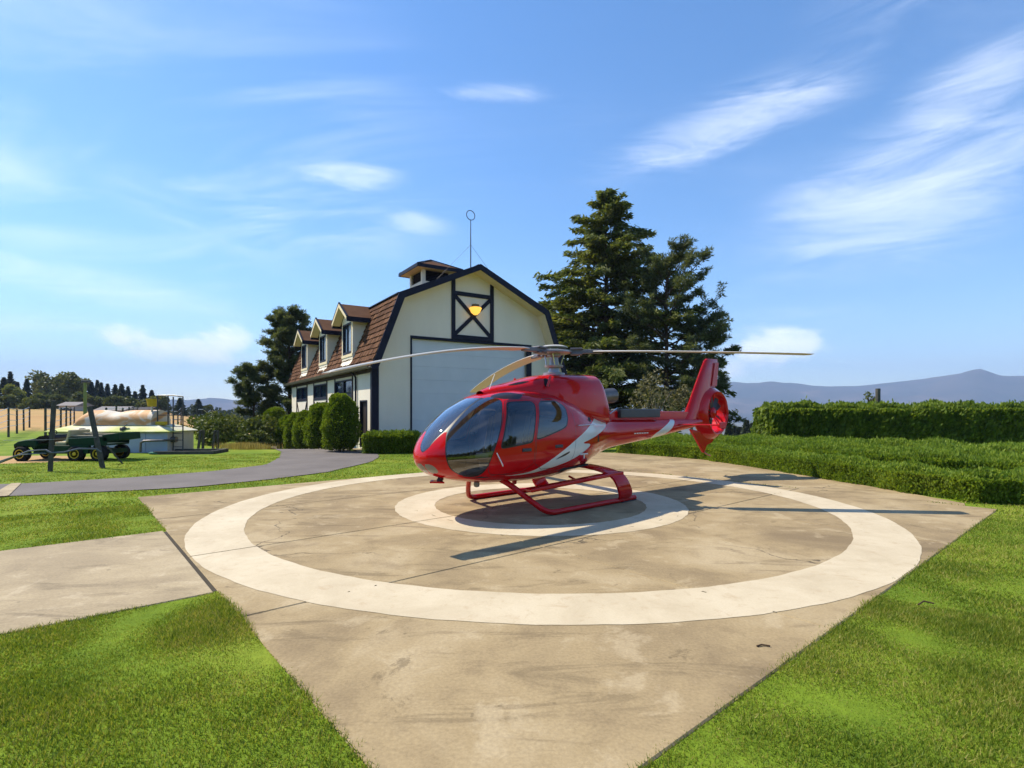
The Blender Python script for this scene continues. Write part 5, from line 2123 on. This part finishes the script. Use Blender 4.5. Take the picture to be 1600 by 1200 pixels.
# canopy glass
fb = lambda P: np.where(P[:, 0] > 1.6, poly_sdf(front_map(P), bub2), 1.0)
glass_b, rest = cut_by(rest, lambda P: fb(P) + .004)
seal, rest = cut_by(rest, lambda P: fb(P) - .007)
seals.append(seal)
fv = lambda P: np.where(P[:, 0] > 1.6, poly_sdf(front_map(P), vee2), 1.0)
glass_v, rest = cut_by(rest, lambda P: fv(P) + .003)
seal, rest = cut_by(rest, lambda P: fv(P) - .006)
seals.append(seal)
post, rest = cut_by(rest, lambda P: np.maximum(np.maximum(fb(P) - .075, fv(P) - .075), np.maximum(1.575 - P[:, 2], 2.25 - P[:, 0]) * .3))
seals.append(post)
frd = lambda P: np.where((P[:, 0] > 1.2) & (P[:, 2] > 1.9), poly_sdf(front_map(P), rdk2), 1.0)
roofdark, rest = cut_by(rest, frd)
# stripes first, then doors (the stripe runs across them)
fxz = lambda poly: (lambda P: poly_sdf(P[:, [0, 2]], poly))
fdoor = fxz(DOORP)
door, rest = cut_by(rest, lambda P: fdoor(P) + .005)
seal, rest = cut_by(rest, lambda P: fdoor(P) - .004)
seals.append(seal)
frdoor = fxz(RDOOR)
rdoor, rest = cut_by(rest, lambda P: frdoor(P) + .005)
seal, rest = cut_by(rest, lambda P: frdoor(P) - .004)
seals.append(seal)
fdw, frw = fxz(DWIN), fxz(RWIN)
dwin, door = cut_by(door, lambda P: fdw(P) + .004)
dwseal, door = cut_by(door, lambda P: fdw(P) - .022)
rwin, rdoor = cut_by(rdoor, lambda P: frw(P) + .004)
rwseal, rdoor = cut_by(rdoor, lambda P: frw(P) - .022)
fsw, fsl = fxz(SWO), fxz(SLA)
swoosh, rest = cut_by(rest, fsw)
swoosh_d, rdoor = cut_by(rdoor, fsw)
swoosh_f, door = cut_by(door, fsw)
_, swoosh = cut_by(swoosh, fsl)
slash_d, swoosh_d = cut_by(swoosh_d, fsl)
tailst, rest = cut_by(rest, fxz(TST))

VENTS = [rounded(v, 1, .15) for v in ([(-.28, 1.74), (-.42, 1.70), (-.50, 1.80), (-.36, 1.83)], [(-.56, 1.69), (-.70, 1.66), (-.78, 1.75), (-.66, 1.78)], [(-.70, 1.26), (-.80, 1.27), (-.80, 1.42), (-.70, 1.42)], [(.42, .70), (.62, .70), (.58, .80), (.46, .80)])]
vent, rest = cut_by(rest, lambda P: np.min([poly_sdf(P[:, [0, 2]], v) for v in VENTS], 0))
pseam, rest = cut_by(rest, lambda P: np.minimum(np.abs(P[:, 0] + 1.72) - .006, np.where((np.abs(P[:, 0] + .12) < .02) & (P[:, 2] < 1.66), np.abs(P[:, 0] + .12) - .005, np.where((np.abs(P[:, 2] - .80) < .02) & (P[:, 0] > -.9) & (P[:, 0] < 2.9), np.abs(P[:, 2] - .80) - .0045, .1))))
fus = shell("fuselage", rest, M['red'], heli)
for nm, dat, mt in (("windscreen", glass_b, M['glass']),):
    for s in sides(dat):
        shell(nm, s, mt, heli)
shell("nose_window", glass_v, M['glass'], heli)
for s in sides(roofdark):
    shell("roof_window", s, M['seal'], heli)
sv = [s for s in seals if len(s[2])]
b = 0
VV, NN, TT = [], [], []
for V, N, T in sv:
    VV.append(V)
    NN.append(N)
    TT.append(T + b)
    b += len(V)
shell("window_seal", (np.concatenate(VV), np.concatenate(NN), np.concatenate(TT)), M['seal'], heli)
for nm, dat, win, seal, stripe in (("front_door", door, dwin, dwseal, swoosh_f), ("rear_door", rdoor, rwin, rwseal, swoosh_d)):
    for k in range(2):
        d = shell(nm, sides(dat)[k], M['red'], heli)
        shell("door_window", sides(win)[k], M['glass_dark'], d)
        shell("door_seal", sides(seal)[k], M['seal'], d)
        shell("pale_stripe", sides(stripe)[k], M['white_paint'], d)
        sy = 1 if k == 0 else -1
        hx_, hz_ = (1.80, 1.235) if nm == "front_door" else (.92, 1.265)
        yy = float(np.interp(hx_, [.9, 1.8], [1.005, 1.03]))
        mbh = MB().box((hx_ - .11, sy * yy - .012, hz_ - .03), (hx_ + .11, sy * yy + .014, hz_ + .03))
        mbh.box((hx_ - .07, sy * (yy + .024) - .008, hz_ - .014), (hx_ + .09, sy * (yy + .024) + .008, hz_ + .014))
        mbh.build("door_handle", M['dgrey'], d, bevel=.006)
for s in sides(swoosh):
    shell("pale_stripe", s, M['white_paint'], heli)
for s in sides(tailst):
    shell("tail_stripe", s, M['white_paint'], heli)

for s in sides(vent):
    shell("air_vent", s, M['black'], heli)
shell("panel_seam", pseam, M['seal'], heli)
for s in sides(slash_d):
    shell("stripe_slash", s, M['seal'], heli)

# dark cabin lining, 3 cm inside the shell
lin = []
for V, N, T in (rest, door, rdoor, swoosh, swoosh_d, swoosh_f):
    k = (V[T][:, :, 0].min(1) > -.75)
    lin.append((V - N * .03, -N, T[k][:, ::-1]))
b, VV, NN, TT = 0, [], [], []
for V, N, T in lin:
    VV.append(V)
    NN.append(N)
    TT.append(T + b)
    b += len(V)
shell("cabin_lining", (np.concatenate(VV), np.concatenate(NN), np.concatenate(TT)), M['lining'], heli)
bs = section([-.55], 60, .035)[0]
bs2 = bs.copy()
bs2[:, 0] -= .03
MB().add(list(map(tuple, bs)) + list(map(tuple, bs2)), [tuple(range(60)), tuple(reversed(range(60, 120)))]).build("bulkhead", M['lining'], heli)
fl = section([2.7, 2.2, 1.6, .8, 0, -.5], 40, .05)
floor = MB()
for k, (xq, wq) in enumerate(((2.95, .5), )):
    pass
floor.prism([(2.9, -.45), (2.6, -.70), (2.0, -.80), (.4, -.80), (-.5, -.55), (-.5, .55), (.4, .80), (2.0, .80), (2.6, .70), (2.9, .45)], .76, .80, plane='xy')
floor.build("cabin_floor", M['lining'], heli)
MB().prism([(3.0, .80), (3.05, 1.05), (2.90, 1.32), (2.62, 1.40), (2.55, 1.25), (2.68, .80)], -.32, .32).build("instrument_panel", M['black'], heli, bevel=.03)
for yq, matq in ((.52, 'seat_blue'), (-.05, 'seat_blue'), (-.58, 'seat_blue')):
    s_ = MB()
    s_.box((1.55, yq - .22, .98), (2.0, yq + .22, 1.12))
    s_.prism([(1.62, 1.08), (1.45, 1.95), (1.33, 1.97), (1.50, 1.06)], yq - .21, yq + .21)
    so2 = s_.build("seat", M[matq], heli, bevel=.05)
    MB().box((1.58, yq - .18, .80), (1.92, yq + .18, .978)).build("seat_base", M['seat_tan'], so2, bevel=.02)
    MB().bar((1.68, yq + .235, 1.05), (1.50, yq + .235, 1.85), .03, .10, up=(1, 0, 0)).build("seat_bolster", M['seat_tan'], so2, bevel=.012)
s_ = MB()
s_.box((.12, -.72, .98), (.55, .72, 1.12))
s_.prism([(.16, 1.10), (.02, 1.85), (-.10, 1.85), (.04, 1.08)], -.72, .72)
s_.build("rear_bench", M['seat_tan'], heli, bevel=.05)

# engine cowling
cT = "2.08,2.335 1.8,2.43 1.5,2.49 1.24,2.55 .72,2.67 .3,2.73 -.3,2.755 -1.0,2.77 -1.1,2.72 -1.3,2.42 -1.55,1.93"
cB = "2.08,2.20 1.2,2.0 .3,1.8 -1.55,1.60"
cW = "2.08,.12 1.8,.28 1.24,.42 .72,.53 .3,.62 -.3,.64 -1.0,.58 -1.3,.50 -1.55,.36"
cZ = "2.08,2.25 1.2,2.15 .3,2.05 -.5,1.95 -1.55,1.75"
cE = "2.08,2.2 1.2,2.8 .3,3.4 -1.0,3.6 -1.55,2.4"
xc = np.linspace(2.08, -1.55, 90)
Gc = section(xc, 96, 0, (cT, cB, cW, cZ, cE, "2,2 -2,2"))
cV, cTt = Gc.reshape(-1, 3), loft_tris(Gc)
cN = vnormals(cV, cTt)
if (cN * (cV - np.array([0, 0, 2.2]))).sum() < 0:
    cTt = cTt[:, ::-1].copy()
    cN = -cN
INT = rounded([(1.62, 2.435), (1.20, 2.545), (.98, 2.555), (1.30, 2.47)], 1)
INT2 = rounded([(.80, 2.44), (.70, 2.63), (.60, 2.62), (.66, 2.42)], 1)
intake, crest_ = cut_by((cV, cN, cTt), fxz(INT))
intake2, crest_ = cut_by(crest_, fxz(INT2))
seam, crest_ = cut_by(crest_, lambda P: np.minimum(np.abs(P[:, 0] + .38) - .006, np.where(np.abs(P[:, 2] - 2.32) < .006, np.abs(P[:, 2] - 2.32) - .005, .1)))
cow = shell("engine_cowling", crest_, M['red'], heli)
for dat in (intake, intake2):
    for s in sides(dat):
        shell("air_intake", s, M['black'], cow)
shell("panel_seam", seam, M['seal'], cow)
for s in (-1, 1):
    MB().bar((.78, s * .555, 2.43), (.66, s * .535, 2.66), .03, .05, up=(1, 0, 0)).build("intake_lip", M['red'], cow, bevel=.008)
# exhaust, boom spine and dark box on it
ex = MB()
ex.tube([(-1.0, 0, 2.22), (-1.45, 0, 2.26), (-1.75, 0, 2.30), (-2.10, 0, 2.33)], [.15, .17, .18, .18], 20, caps=False)
ex.tube([(-2.10, 0, 2.33), (-1.5, 0, 2.26)], [.165, .155], 20, caps=False)
ex.build("exhaust_pipe", M['exhaust'], heli, True, fix=False)
MB().prism([(-1.3, 1.70), (-5.75, 1.70), (-5.70, 1.93), (-1.55, 1.95)], -.07, .07).build("boom_spine", M['red'], heli, bevel=.02)
MB().box((-3.95, -.15, 1.78), (-2.20, .17, 2.00)).build("boom_box", M['dgrey'], heli, bevel=.02)
MB().tube([(-1.42, .30, 1.80), (-2.12, .12, 2.02)], .012, 6).build("boom_rod", M['steel'], heli)
# tail fin
fn = MB()
rowsz = [(1.55, -5.1, -6.9, .13), (1.9, -5.5, -7.05, .12), (2.3, -5.80, -7.20, .11), (2.65, -6.03, -7.28, .10), (3.1, -6.34, -7.37, .085), (3.48, -6.60, -7.44, .07), (3.54, -6.70, -7.44, .03)]
prof = [(0, 0), (.04, .55), (.14, .92), (.3, 1.0), (.55, .8), (.8, .42), (1, .06)]
sec = []
for z, xa, xb, th in rowsz:
    pts = [(xa + (xb - xa) * u, th * v, z + (.03 * u if z > 3.4 else 0)) for u, v in prof] + [(xa + (xb - xa) * u, -th * v, z + (.03 * u if z > 3.4 else 0)) for u, v in reversed(prof[1:])]
    sec.append(pts)
n_ = len(sec[0])
V = [p for s in sec for p in s]
F = []
for i in range(len(sec) - 1):
    for j in range(n_):
        j2 = (j + 1) % n_
        F.append((i * n_ + j, i * n_ + j2, (i + 1) * n_ + j2, (i + 1) * n_ + j))
F += [tuple(range(n_)), tuple((len(sec) - 1) * n_ + j for j in range(n_))]
fn.add(V, F)
fin = fn.build("tail_fin", M['red'], heli, True)
for s in (-1, 1):
    MB().prism([(-6.92, 2.70), (-7.24, 2.72), (-7.36, 3.46), (-7.12, 3.44)], s * .075 - .012, s * .075 + .012).build("fin_panel", M['red'], fin, bevel=.004)
# ducted tail fan
FC = np.array([-7.03, 0, 1.89])
RI = .585
nph = 96
phs = np.linspace(0, 2 * np.pi, nph, endpoint=False)
rout = np.interp(phs, np.radians([0, 30, 60, 90, 120, 150, 180, 205, 240, 270, 300, 330, 360]), [1.15, .98, .84, .80, .82, .92, 1.05, .96, .86, .83, .86, .98, 1.15])
k_ = np.array([.1, .2, .4, .2, .1])
rout = np.convolve(np.concatenate([rout[-2:], rout, rout[:2]]), k_, 'valid')
V, F = [], []
for ph, ro in zip(phs, rout):
    cs_ = [(RI, -.20), (RI, .20), (RI + .03, .235), (RI + .07, .24), (RI + .55 * (ro - RI), .16), (ro - .03, .05), (ro, 0), (ro - .03, -.05), (RI + .55 * (ro - RI), -.16), (RI + .07, -.24), (RI + .03, -.235)]
    for r, y in cs_:
        V.append((FC[0] + r * math.cos(ph), y, FC[2] + r * math.sin(ph)))
m_ = 11
for i in range(nph):
    i2 = (i + 1) % nph
    for j in range(m_):
        j2 = (j + 1) % m_
        F.append((i * m_ + j, i * m_ + j2, i2 * m_ + j2, i2 * m_ + j))
shr = MB().add(V, F).build("fan_shroud", M['red'], heli, True)
hub = MB().lathe([(.02, -.12), (.13, -.10), (.17, -.02), (.17, .08), (.12, .13), (.02, .14)], tuple(FC), axis='y', n=24).build("tail_fan_hub", M['red'], heli, True)
for k in range(10):
    a = 2 * math.pi * k / 10 + .2 + (.12 if k % 2 else -.05)
    c, s = math.cos(a), math.sin(a)
    tx, tz = -s, c
    V = []
    for r, ch, tw in ((.15, .05, .75), (.28, .075, .6), (.56, .07, .45)):
        for e in (-1, 1):
            for th in (-.006, .006):
                V.append((FC[0] + r * c + e * ch * math.cos(tw) * tx + th * tx * .0, e * ch * math.sin(tw) + th + .02, FC[2] + r * s + e * ch * math.cos(tw) * tz))
    F = []
    for q in range(2):
        b0, b1 = q * 4, q * 4 + 4
        F += [(b0, b0 + 2, b1 + 2, b1), (b0 + 1, b1 + 1, b1 + 3, b0 + 3), (b0, b1, b1 + 1, b0 + 1), (b0 + 2, b0 + 3, b1 + 3, b1 + 2)]
    F.append((8, 10, 11, 9))
    MB().add(V, F).build("fan_blade", M['dgrey'], hub)
for k in range(7):
    a = 2 * math.pi * k / 7 + .5
    MB().tube([(FC[0] + .12 * math.cos(a), -.13, FC[2] + .12 * math.sin(a)), (FC[0] + .58 * math.cos(a + .25), -.13, FC[2] + .58 * math.sin(a + .25))], .018, 6).build("stator_vane", M['red'], shr)
MB().prism([(-5.75, 1.42), (-6.15, 1.05), (-6.52, .69), (-6.60, .72), (-6.72, .90), (-7.05, .98), (-7.2, 1.12), (-6.6, 1.30)], -.035, .035).build("lower_fin", M['red'], heli, bevel=.012)
MB().tube([(-6.5, 0, .74), (-6.85, 0, .60), (-7.0, 0, .57)], .018, 7).build("tail_skid", M['red'], heli, True)
st_ = MB()
for s in (-1, 1):
    st_.prism([(-4.80, s * .15), (-5.20, s * .15), (-5.22, s * 1.32), (-4.92, s * 1.32)], 1.555, 1.59, plane='xy')
st_.build("horizontal_stabiliser", M['red'], heli, bevel=.012)
for s in (-1, 1):
    MB().box((-5.25, s * 1.335 - .012, 1.50), (-4.90, s * 1.335 + .012, 1.65)).build("stabiliser_plate", M['red'], heli, bevel=.006)
# landing gear
def ribbon(path, wx, th):
    """flat strut swept along a path; wide along x"""
    P = [Vector(p) for p in path]
    V, F = [], []
    for i, p in enumerate(P):
        t = ((P[min(i + 1, len(P) - 1)] - P[max(i - 1, 0)])).normalized()
        x = Vector((1, 0, 0))
        x = (x - t * x.dot(t)).normalized()
        u = t.cross(x)
        w = wx[i] if isinstance(wx, (list, tuple)) else wx
        for a, b in ((-.5, -.3), (-.3, -.5), (.3, -.5), (.5, -.3), (.5, .3), (.3, .5), (-.3, .5), (-.5, .3)):
            V.append(p + x * (w * a) + u * (th * b))
    for i in range(len(P) - 1):
        for j in range(8):
            F.append((i * 8 + j, i * 8 + (j + 1) % 8, (i + 1) * 8 + (j + 1) % 8, (i + 1) * 8 + j))
    F += [tuple(range(8)), tuple((len(P) - 1) * 8 + j for j in range(8))]
    return V, F


def arc_smooth(path, it=2):
    P = [np.array(p, float) for p in path]
    for _ in range(it):
        Q = [P[0]]
        for a, b in zip(P, P[1:]):
            Q += [a * .75 + b * .25, a * .25 + b * .75]
        Q.append(P[-1])
        P = Q
    return [tuple(p) for p in P]


for s in (-1, 1):
    pth = arc_smooth([(1.98, s * .35, .70), (1.86, s * .62, .58), (1.62, s * .98, .26), (1.42, s * 1.20, .055), (1.0, s * 1.20, .055), (0, s * 1.20, .055), (-1.0, s * 1.20, .055), (-1.30, s * 1.20, .058)], 3)
    sk_ = MB().tube(pth, .054, 14).build("landing_skid", M['red'], heli, True)
    pth = arc_smooth([(-.55, s * .25, .74), (-.57, s * .55, .74), (-.62, s * 1.08, .66), (-.70, s * 1.26, .52), (-.84, s * 1.30, .22), (-.92, s * 1.20, .055)], 2)
    V, F = ribbon(pth, .40, .075)
    MB().add(V, F).build("rear_strut", M['red'], heli, True)
    MB().bar((1.74, s * 1.0, .49), (-.88, s * 1.13, .625), .20, .07).build("boarding_step", M['red'], heli, bevel=.02)
    MB().tube([(.4, s * .80, .62), (.4, s * 1.0, .56)], .022, 6).build("step_bracket", M['red'], heli)
    MB().box((-1.30, s * 1.2 - .05, .0), (-.80, s * 1.2 + .05, .02)).build("skid_shoe", M['dgrey'], sk_)
# under the belly and the nose
MB().lathe([(.01, -.06), (.05, -.045), (.06, 0), (.05, .04)], (2.35, .25, .585), n=14).build("belly_lamp", M['lens'], heli, True)
MB().lathe([(.01, -.06), (.045, -.045), (.05, 0), (.05, .04)], (1.4, .25, .55), n=14).build("belly_lamp", M['red'], heli, True)
MB().prism([(3.05, -.22), (3.22, .0), (3.05, .22), (2.96, 0)], .655, .685, plane='xy').build("wire_deflector", M['red'], heli, bevel=.008)
MB().bar((3.02, 0, .67), (2.95, 0, .76), .06, .10, up=(0, 1, 0)).build("deflector_stem", M['dgrey'], heli)
# twin landing light in the chin
LIT = rounded(front_map(np.array([(3.423, .0, 1.06), (3.367, .262, 1.035), (3.302, .30, .955), (3.24, .26, .87), (3.28, 0, .87)])), 1)
lit2 = np.concatenate([LIT[LIT[:, 0] > .02]])
fl_ = lambda P: np.where(P[:, 0] > 2.9, poly_sdf(front_map(P), rounded(front_map(np.array([(3.40, .09, 1.02), (3.37, .27, 1.02), (3.30, .33, .95), (3.22, .29, .86), (3.24, .09, .84)])), 1)), 1.0)
chin, body2 = cut_by(rest, fl_)
if len(chin[2]):
    old = fus.data
    fus.data = mesh_np("fuselage", body2[0], body2[2], M['red'], True, None, body2[1])
    for s in sides(chin):
        shell("landing_light", s, M['lens'], heli)
MB().tube([(2.02, .22, 2.36), (1.88, .22, 2.66)], .008, 6).build("whip_antenna", M['white'], heli)
MB().tube([(2.50, 1.0, 1.22), (2.40, 1.03, 1.02), (2.38, 1.03, .98)], .012, 6).build("pitot_tube", M['steel'], heli)
# white markings too small to read: short strokes of paint
for k in range(6):
    xq = -2.62 - k * .11
    MB().box((xq - .075, .262 - k * .002, 1.375), (xq, .270 - k * .002, 1.40)).build("painted_mark", M['white'], heli)
MB().box((-.06, .905, 1.05), (.18, .915, 1.075)).build("painted_mark", M['white'], heli)
MB().box((.03, .895, .97), (.06, .905, 1.048)).build("painted_mark", M['white'], heli)
for s in (-1, 1):
    MB().tube([(.30, s * .965, 1.655), (-.45, s * .765, 1.655)], .010, 6).build("door_rail", M['steel'], heli)

# rotor
ms = MB()
ms.lathe([(.24, 2.70), (.24, 2.78), (.13, 2.80), (.10, 2.95), (.10, 3.12), (.15, 3.15), (.15, 3.20)], n=24)
mast = ms.build("rotor_mast", M['grey'], heli, True)
MB().lathe([(.105, 2.90), (.19, 2.90), (.20, 2.92), (.20, 2.95), (.105, 2.96)], n=24).build("swashplate", M['grey'], mast, True)
for k in range(3):
    a = R(132 - 120 * k + 38)
    MB().tube([(.18 * math.cos(a), .18 * math.sin(a), 2.94), (.24 * math.cos(a - .2), .24 * math.sin(a - .2), 3.19)], .014, 6).build("pitch_link", M['steel'], mast)
rh = MB()
rh.lathe([(.02, 3.20), (.36, 3.205), (.40, 3.22), (.40, 3.25), (.34, 3.27), (.02, 3.275)], n=30)
rhub = rh.build("rotor_hub", M['grey'], heli, True)
MB().lathe([(.05, 3.27), (.12, 3.275), (.12, 3.33), (.05, 3.335)], n=20).build("hub_spacer", M['steel'], rhub, True)
MB().lathe([(.27, 3.325), (.30, 3.335), (.30, 3.35), (.22, 3.378), (.10, 3.392), (.01, 3.395)], n=36).build("hub_cap", M['blade'], rhub, True)
for ang, droop in ((132, .12), (6, .74), (252, .72)):
    a = R(ang)
    d = np.array([math.cos(a), math.sin(a)])
    nrm = np.array([-d[1], d[0]])
    V, F = [], []
    prof = [(-.27, 0), (-.24, .55), (-.12, 1.0), (.10, .95), (.45, .5), (.73, .04), (.45, -.25), (.10, -.5), (-.12, -.55), (-.24, -.35)]
    rs = np.concatenate([[.85, .95, 1.1], np.linspace(1.3, 5.1, 22), [5.25, 5.33, 5.35]])
    for r in rs:
        z = 3.245 - droop * max(0, (r - .5) / 4.85) ** 1.75
        ch = .36 if 1.1 <= r < 5.2 else (.18 if r < .9 else (.27 if r < 1.1 else (.30 if r < 5.34 else .22)))
        tw = .12 - .02 * r
        for u, v in prof:
            c_ = -u * ch
            h_ = v * .026 * (1 if r < 5.3 else .5)
            lat = c_ * math.cos(tw) - h_ * math.sin(tw)
            up = c_ * math.sin(tw) + h_ * math.cos(tw)
            V.append((d[0] * r + nrm[0] * lat, d[1] * r + nrm[1] * lat, z + up))
    n_ = len(prof)
    for i in range(len(rs) - 1):
        for j in range(n_):
            j2 = (j + 1) % n_
            F.append((i * n_ + j, i * n_ + j2, (i + 1) * n_ + j2, (i + 1) * n_ + j))
    F += [tuple(range(n_)), tuple((len(rs) - 1) * n_ + j for j in range(n_))]
    bl = MB().add(V, F).build("rotor_blade", M['blade'], heli, True)
    gp = MB()
    p0 = (d[0] * .28, d[1] * .28, 3.245)
    p1 = (d[0] * 1.05, d[1] * 1.05, 3.240 - droop * .02)
    gp.bar(p0, p1, .11, .085)
    gp.bar((d[0] * .36, d[1] * .36, 3.30), (d[0] * .62, d[1] * .62, 3.30), .20, .04)
    gp.bar((d[0] * .36, d[1] * .36, 3.19), (d[0] * .62, d[1] * .62, 3.19), .20, .04)
    q = d * .5 + nrm * .17
    gp.bar((d[0] * .5, d[1] * .5, 3.22), (q[0], q[1], 3.20), .07, .05)
    gp.build("blade_grip", M['blade_grip'], bl, bevel=.012)

# ------------------------------------------------------------------ mown lawn blades near the pad
def grass_patch(n, rmin, rmax, h, w, amax=50):
    az_ = np.radians(rng.uniform(-amax, amax, n))
    r = np.sqrt(rng.uniform(rmin**2, rmax**2, n))
    x, y = np.sin(az_) * r, np.cos(az_) * r
    edge = rng.normal(0, .022, n)
    p = np.stack([x, y], 1) - PC
    u, v = p @ U, p @ W
    r += 0
    keep = ~on_paving(x + edge, y + edge * rng.choice([-1, 1], n), -.022)
    keep &= ~((x > 7.2) & (y > 11.4) & (y < 26))
    bq = np.stack([x - BC[0], y - BC[1]], 1)
    bx_, by_ = bq @ np.array([math.cos(TH), math.sin(TH)]), bq @ np.array([-math.sin(TH), math.cos(TH)])
    keep &= ~((bx_ > -.1) & (bx_ < WD) & (by_ > 0) & (by_ < LEN))
    keep &= ~((np.abs(x - TX) < 2.7) & (np.abs(y - TY) < 1.1))
    dq = ((x + 20.6) / 3.4) ** 2 + ((y - 21.2) / 1.9) ** 2
    keep &= dq > rng.uniform(.8, 1.2, n)
    x, y = x[keep], y[keep]
    n = len(x)
    over = on_paving(x, y, 0.0)
    z = np.where(over, np.maximum(gz(x, y), -.012), gz(x, y) - .005)
    clump_ = .8 + .8 * np.array([mnoise.noise(Vector((a * 1.3, b * 1.3, 0))) for a, b in zip(x[::1], y[::1])]) if n < 400000 else np.ones(n)
    hh = h * rng.uniform(.55, 1.25, n) * clump_
    a = rng.uniform(0, 2 * np.pi, n)
    le = rng.normal(0, .45, (n, 2)) * hh[:, None]
    dx, dy = np.cos(a) * w, np.sin(a) * w
    V = np.stack([np.stack([x - dx, y - dy, z], 1), np.stack([x + dx, y + dy, z], 1), np.stack([x + le[:, 0], y + le[:, 1], z + hh], 1)], 1).reshape(-1, 3)
    return V, np.arange(3 * n).reshape(-1, 3)


GP = [grass_patch(400000, 1.8, 6.8, .040, .0038, 55), grass_patch(110000, 5.2, 9.0, .040, .0052), grass_patch(260000, 6.6, 13.5, .042, .0064), grass_patch(50000, 10.5, 17, .043, .009),
      grass_patch(170000, 13, 27, .044, .012)]
V, F, _ = join(GP)
tag(obj("lawn_grass", mesh_np("lawn_grass", V, F, M['grass'])), "short mown lawn grass around the concrete pad", "grass", kind="stuff")

# a few dead leaves and twigs on the paving and lawn
tw = MB().tube([(0, 0, .03), (.07, .02, .06), (.14, -.02, .05)], .008, 5).build("twig", M['bark'], None, loc=(3.05, 5.4, 0))
tw.location = (*at_px(1435, 948)[:2], -.01)
tag(tw, "dark twig lying on the right-hand lawn", "twig")
tw = MB().tube([(-.05, 0, .008), (0, .02, .012), (.06, 0, .010)], .007, 5).build("twig", M['bark'], None, loc=(*at_px(1192, 1011)[:2], 0.0))
tag(tw, "small twig on the concrete outside the big ring", "twig")
# dry grass tufts along the hedge foot and at the lawn end by the pine
n = 2600
hx_ = rng.uniform(0, 1, n)
A0, A1 = np.array([-16.2, 31.5]), np.array([-13.5, 27.0])
x = A0[0] + (A1[0] - A0[0]) * hx_ + rng.normal(0, .5, n)
y = A0[1] + (A1[1] - A0[1]) * hx_ + rng.normal(0, .5, n)
V, F = leaves(np.stack([x, y, gz(x, y) + .16], 1), .45, .02, np.tile([0, 0, 2.0], (n, 1)), .5)
tag(obj("dry_grass", mesh_np("dry_grass", V, F, M['drygrass'])), "tall straw-coloured grass at the lawn's end", "grass", kind="stuff")

# ------------------------------------------------------------------ air
hz = Mat("haze")
hz.n.remove(hz.bsdf)
pv = hz.n.new("ShaderNodeVolumePrincipled")
pv.inputs["Color"].default_value = (0.50, 0.68, 1.0, 1)
pv.inputs["Density"].default_value = 0.00016
pv.inputs["Anisotropy"].default_value = 0.0
hz.l.new(pv.outputs[0], hz.out.inputs["Volume"])
hb = MB().box((-8700, -8700, -125), (8700, 8700, 760)).build("haze", hz.m)
hb["kind"] = "stuff"
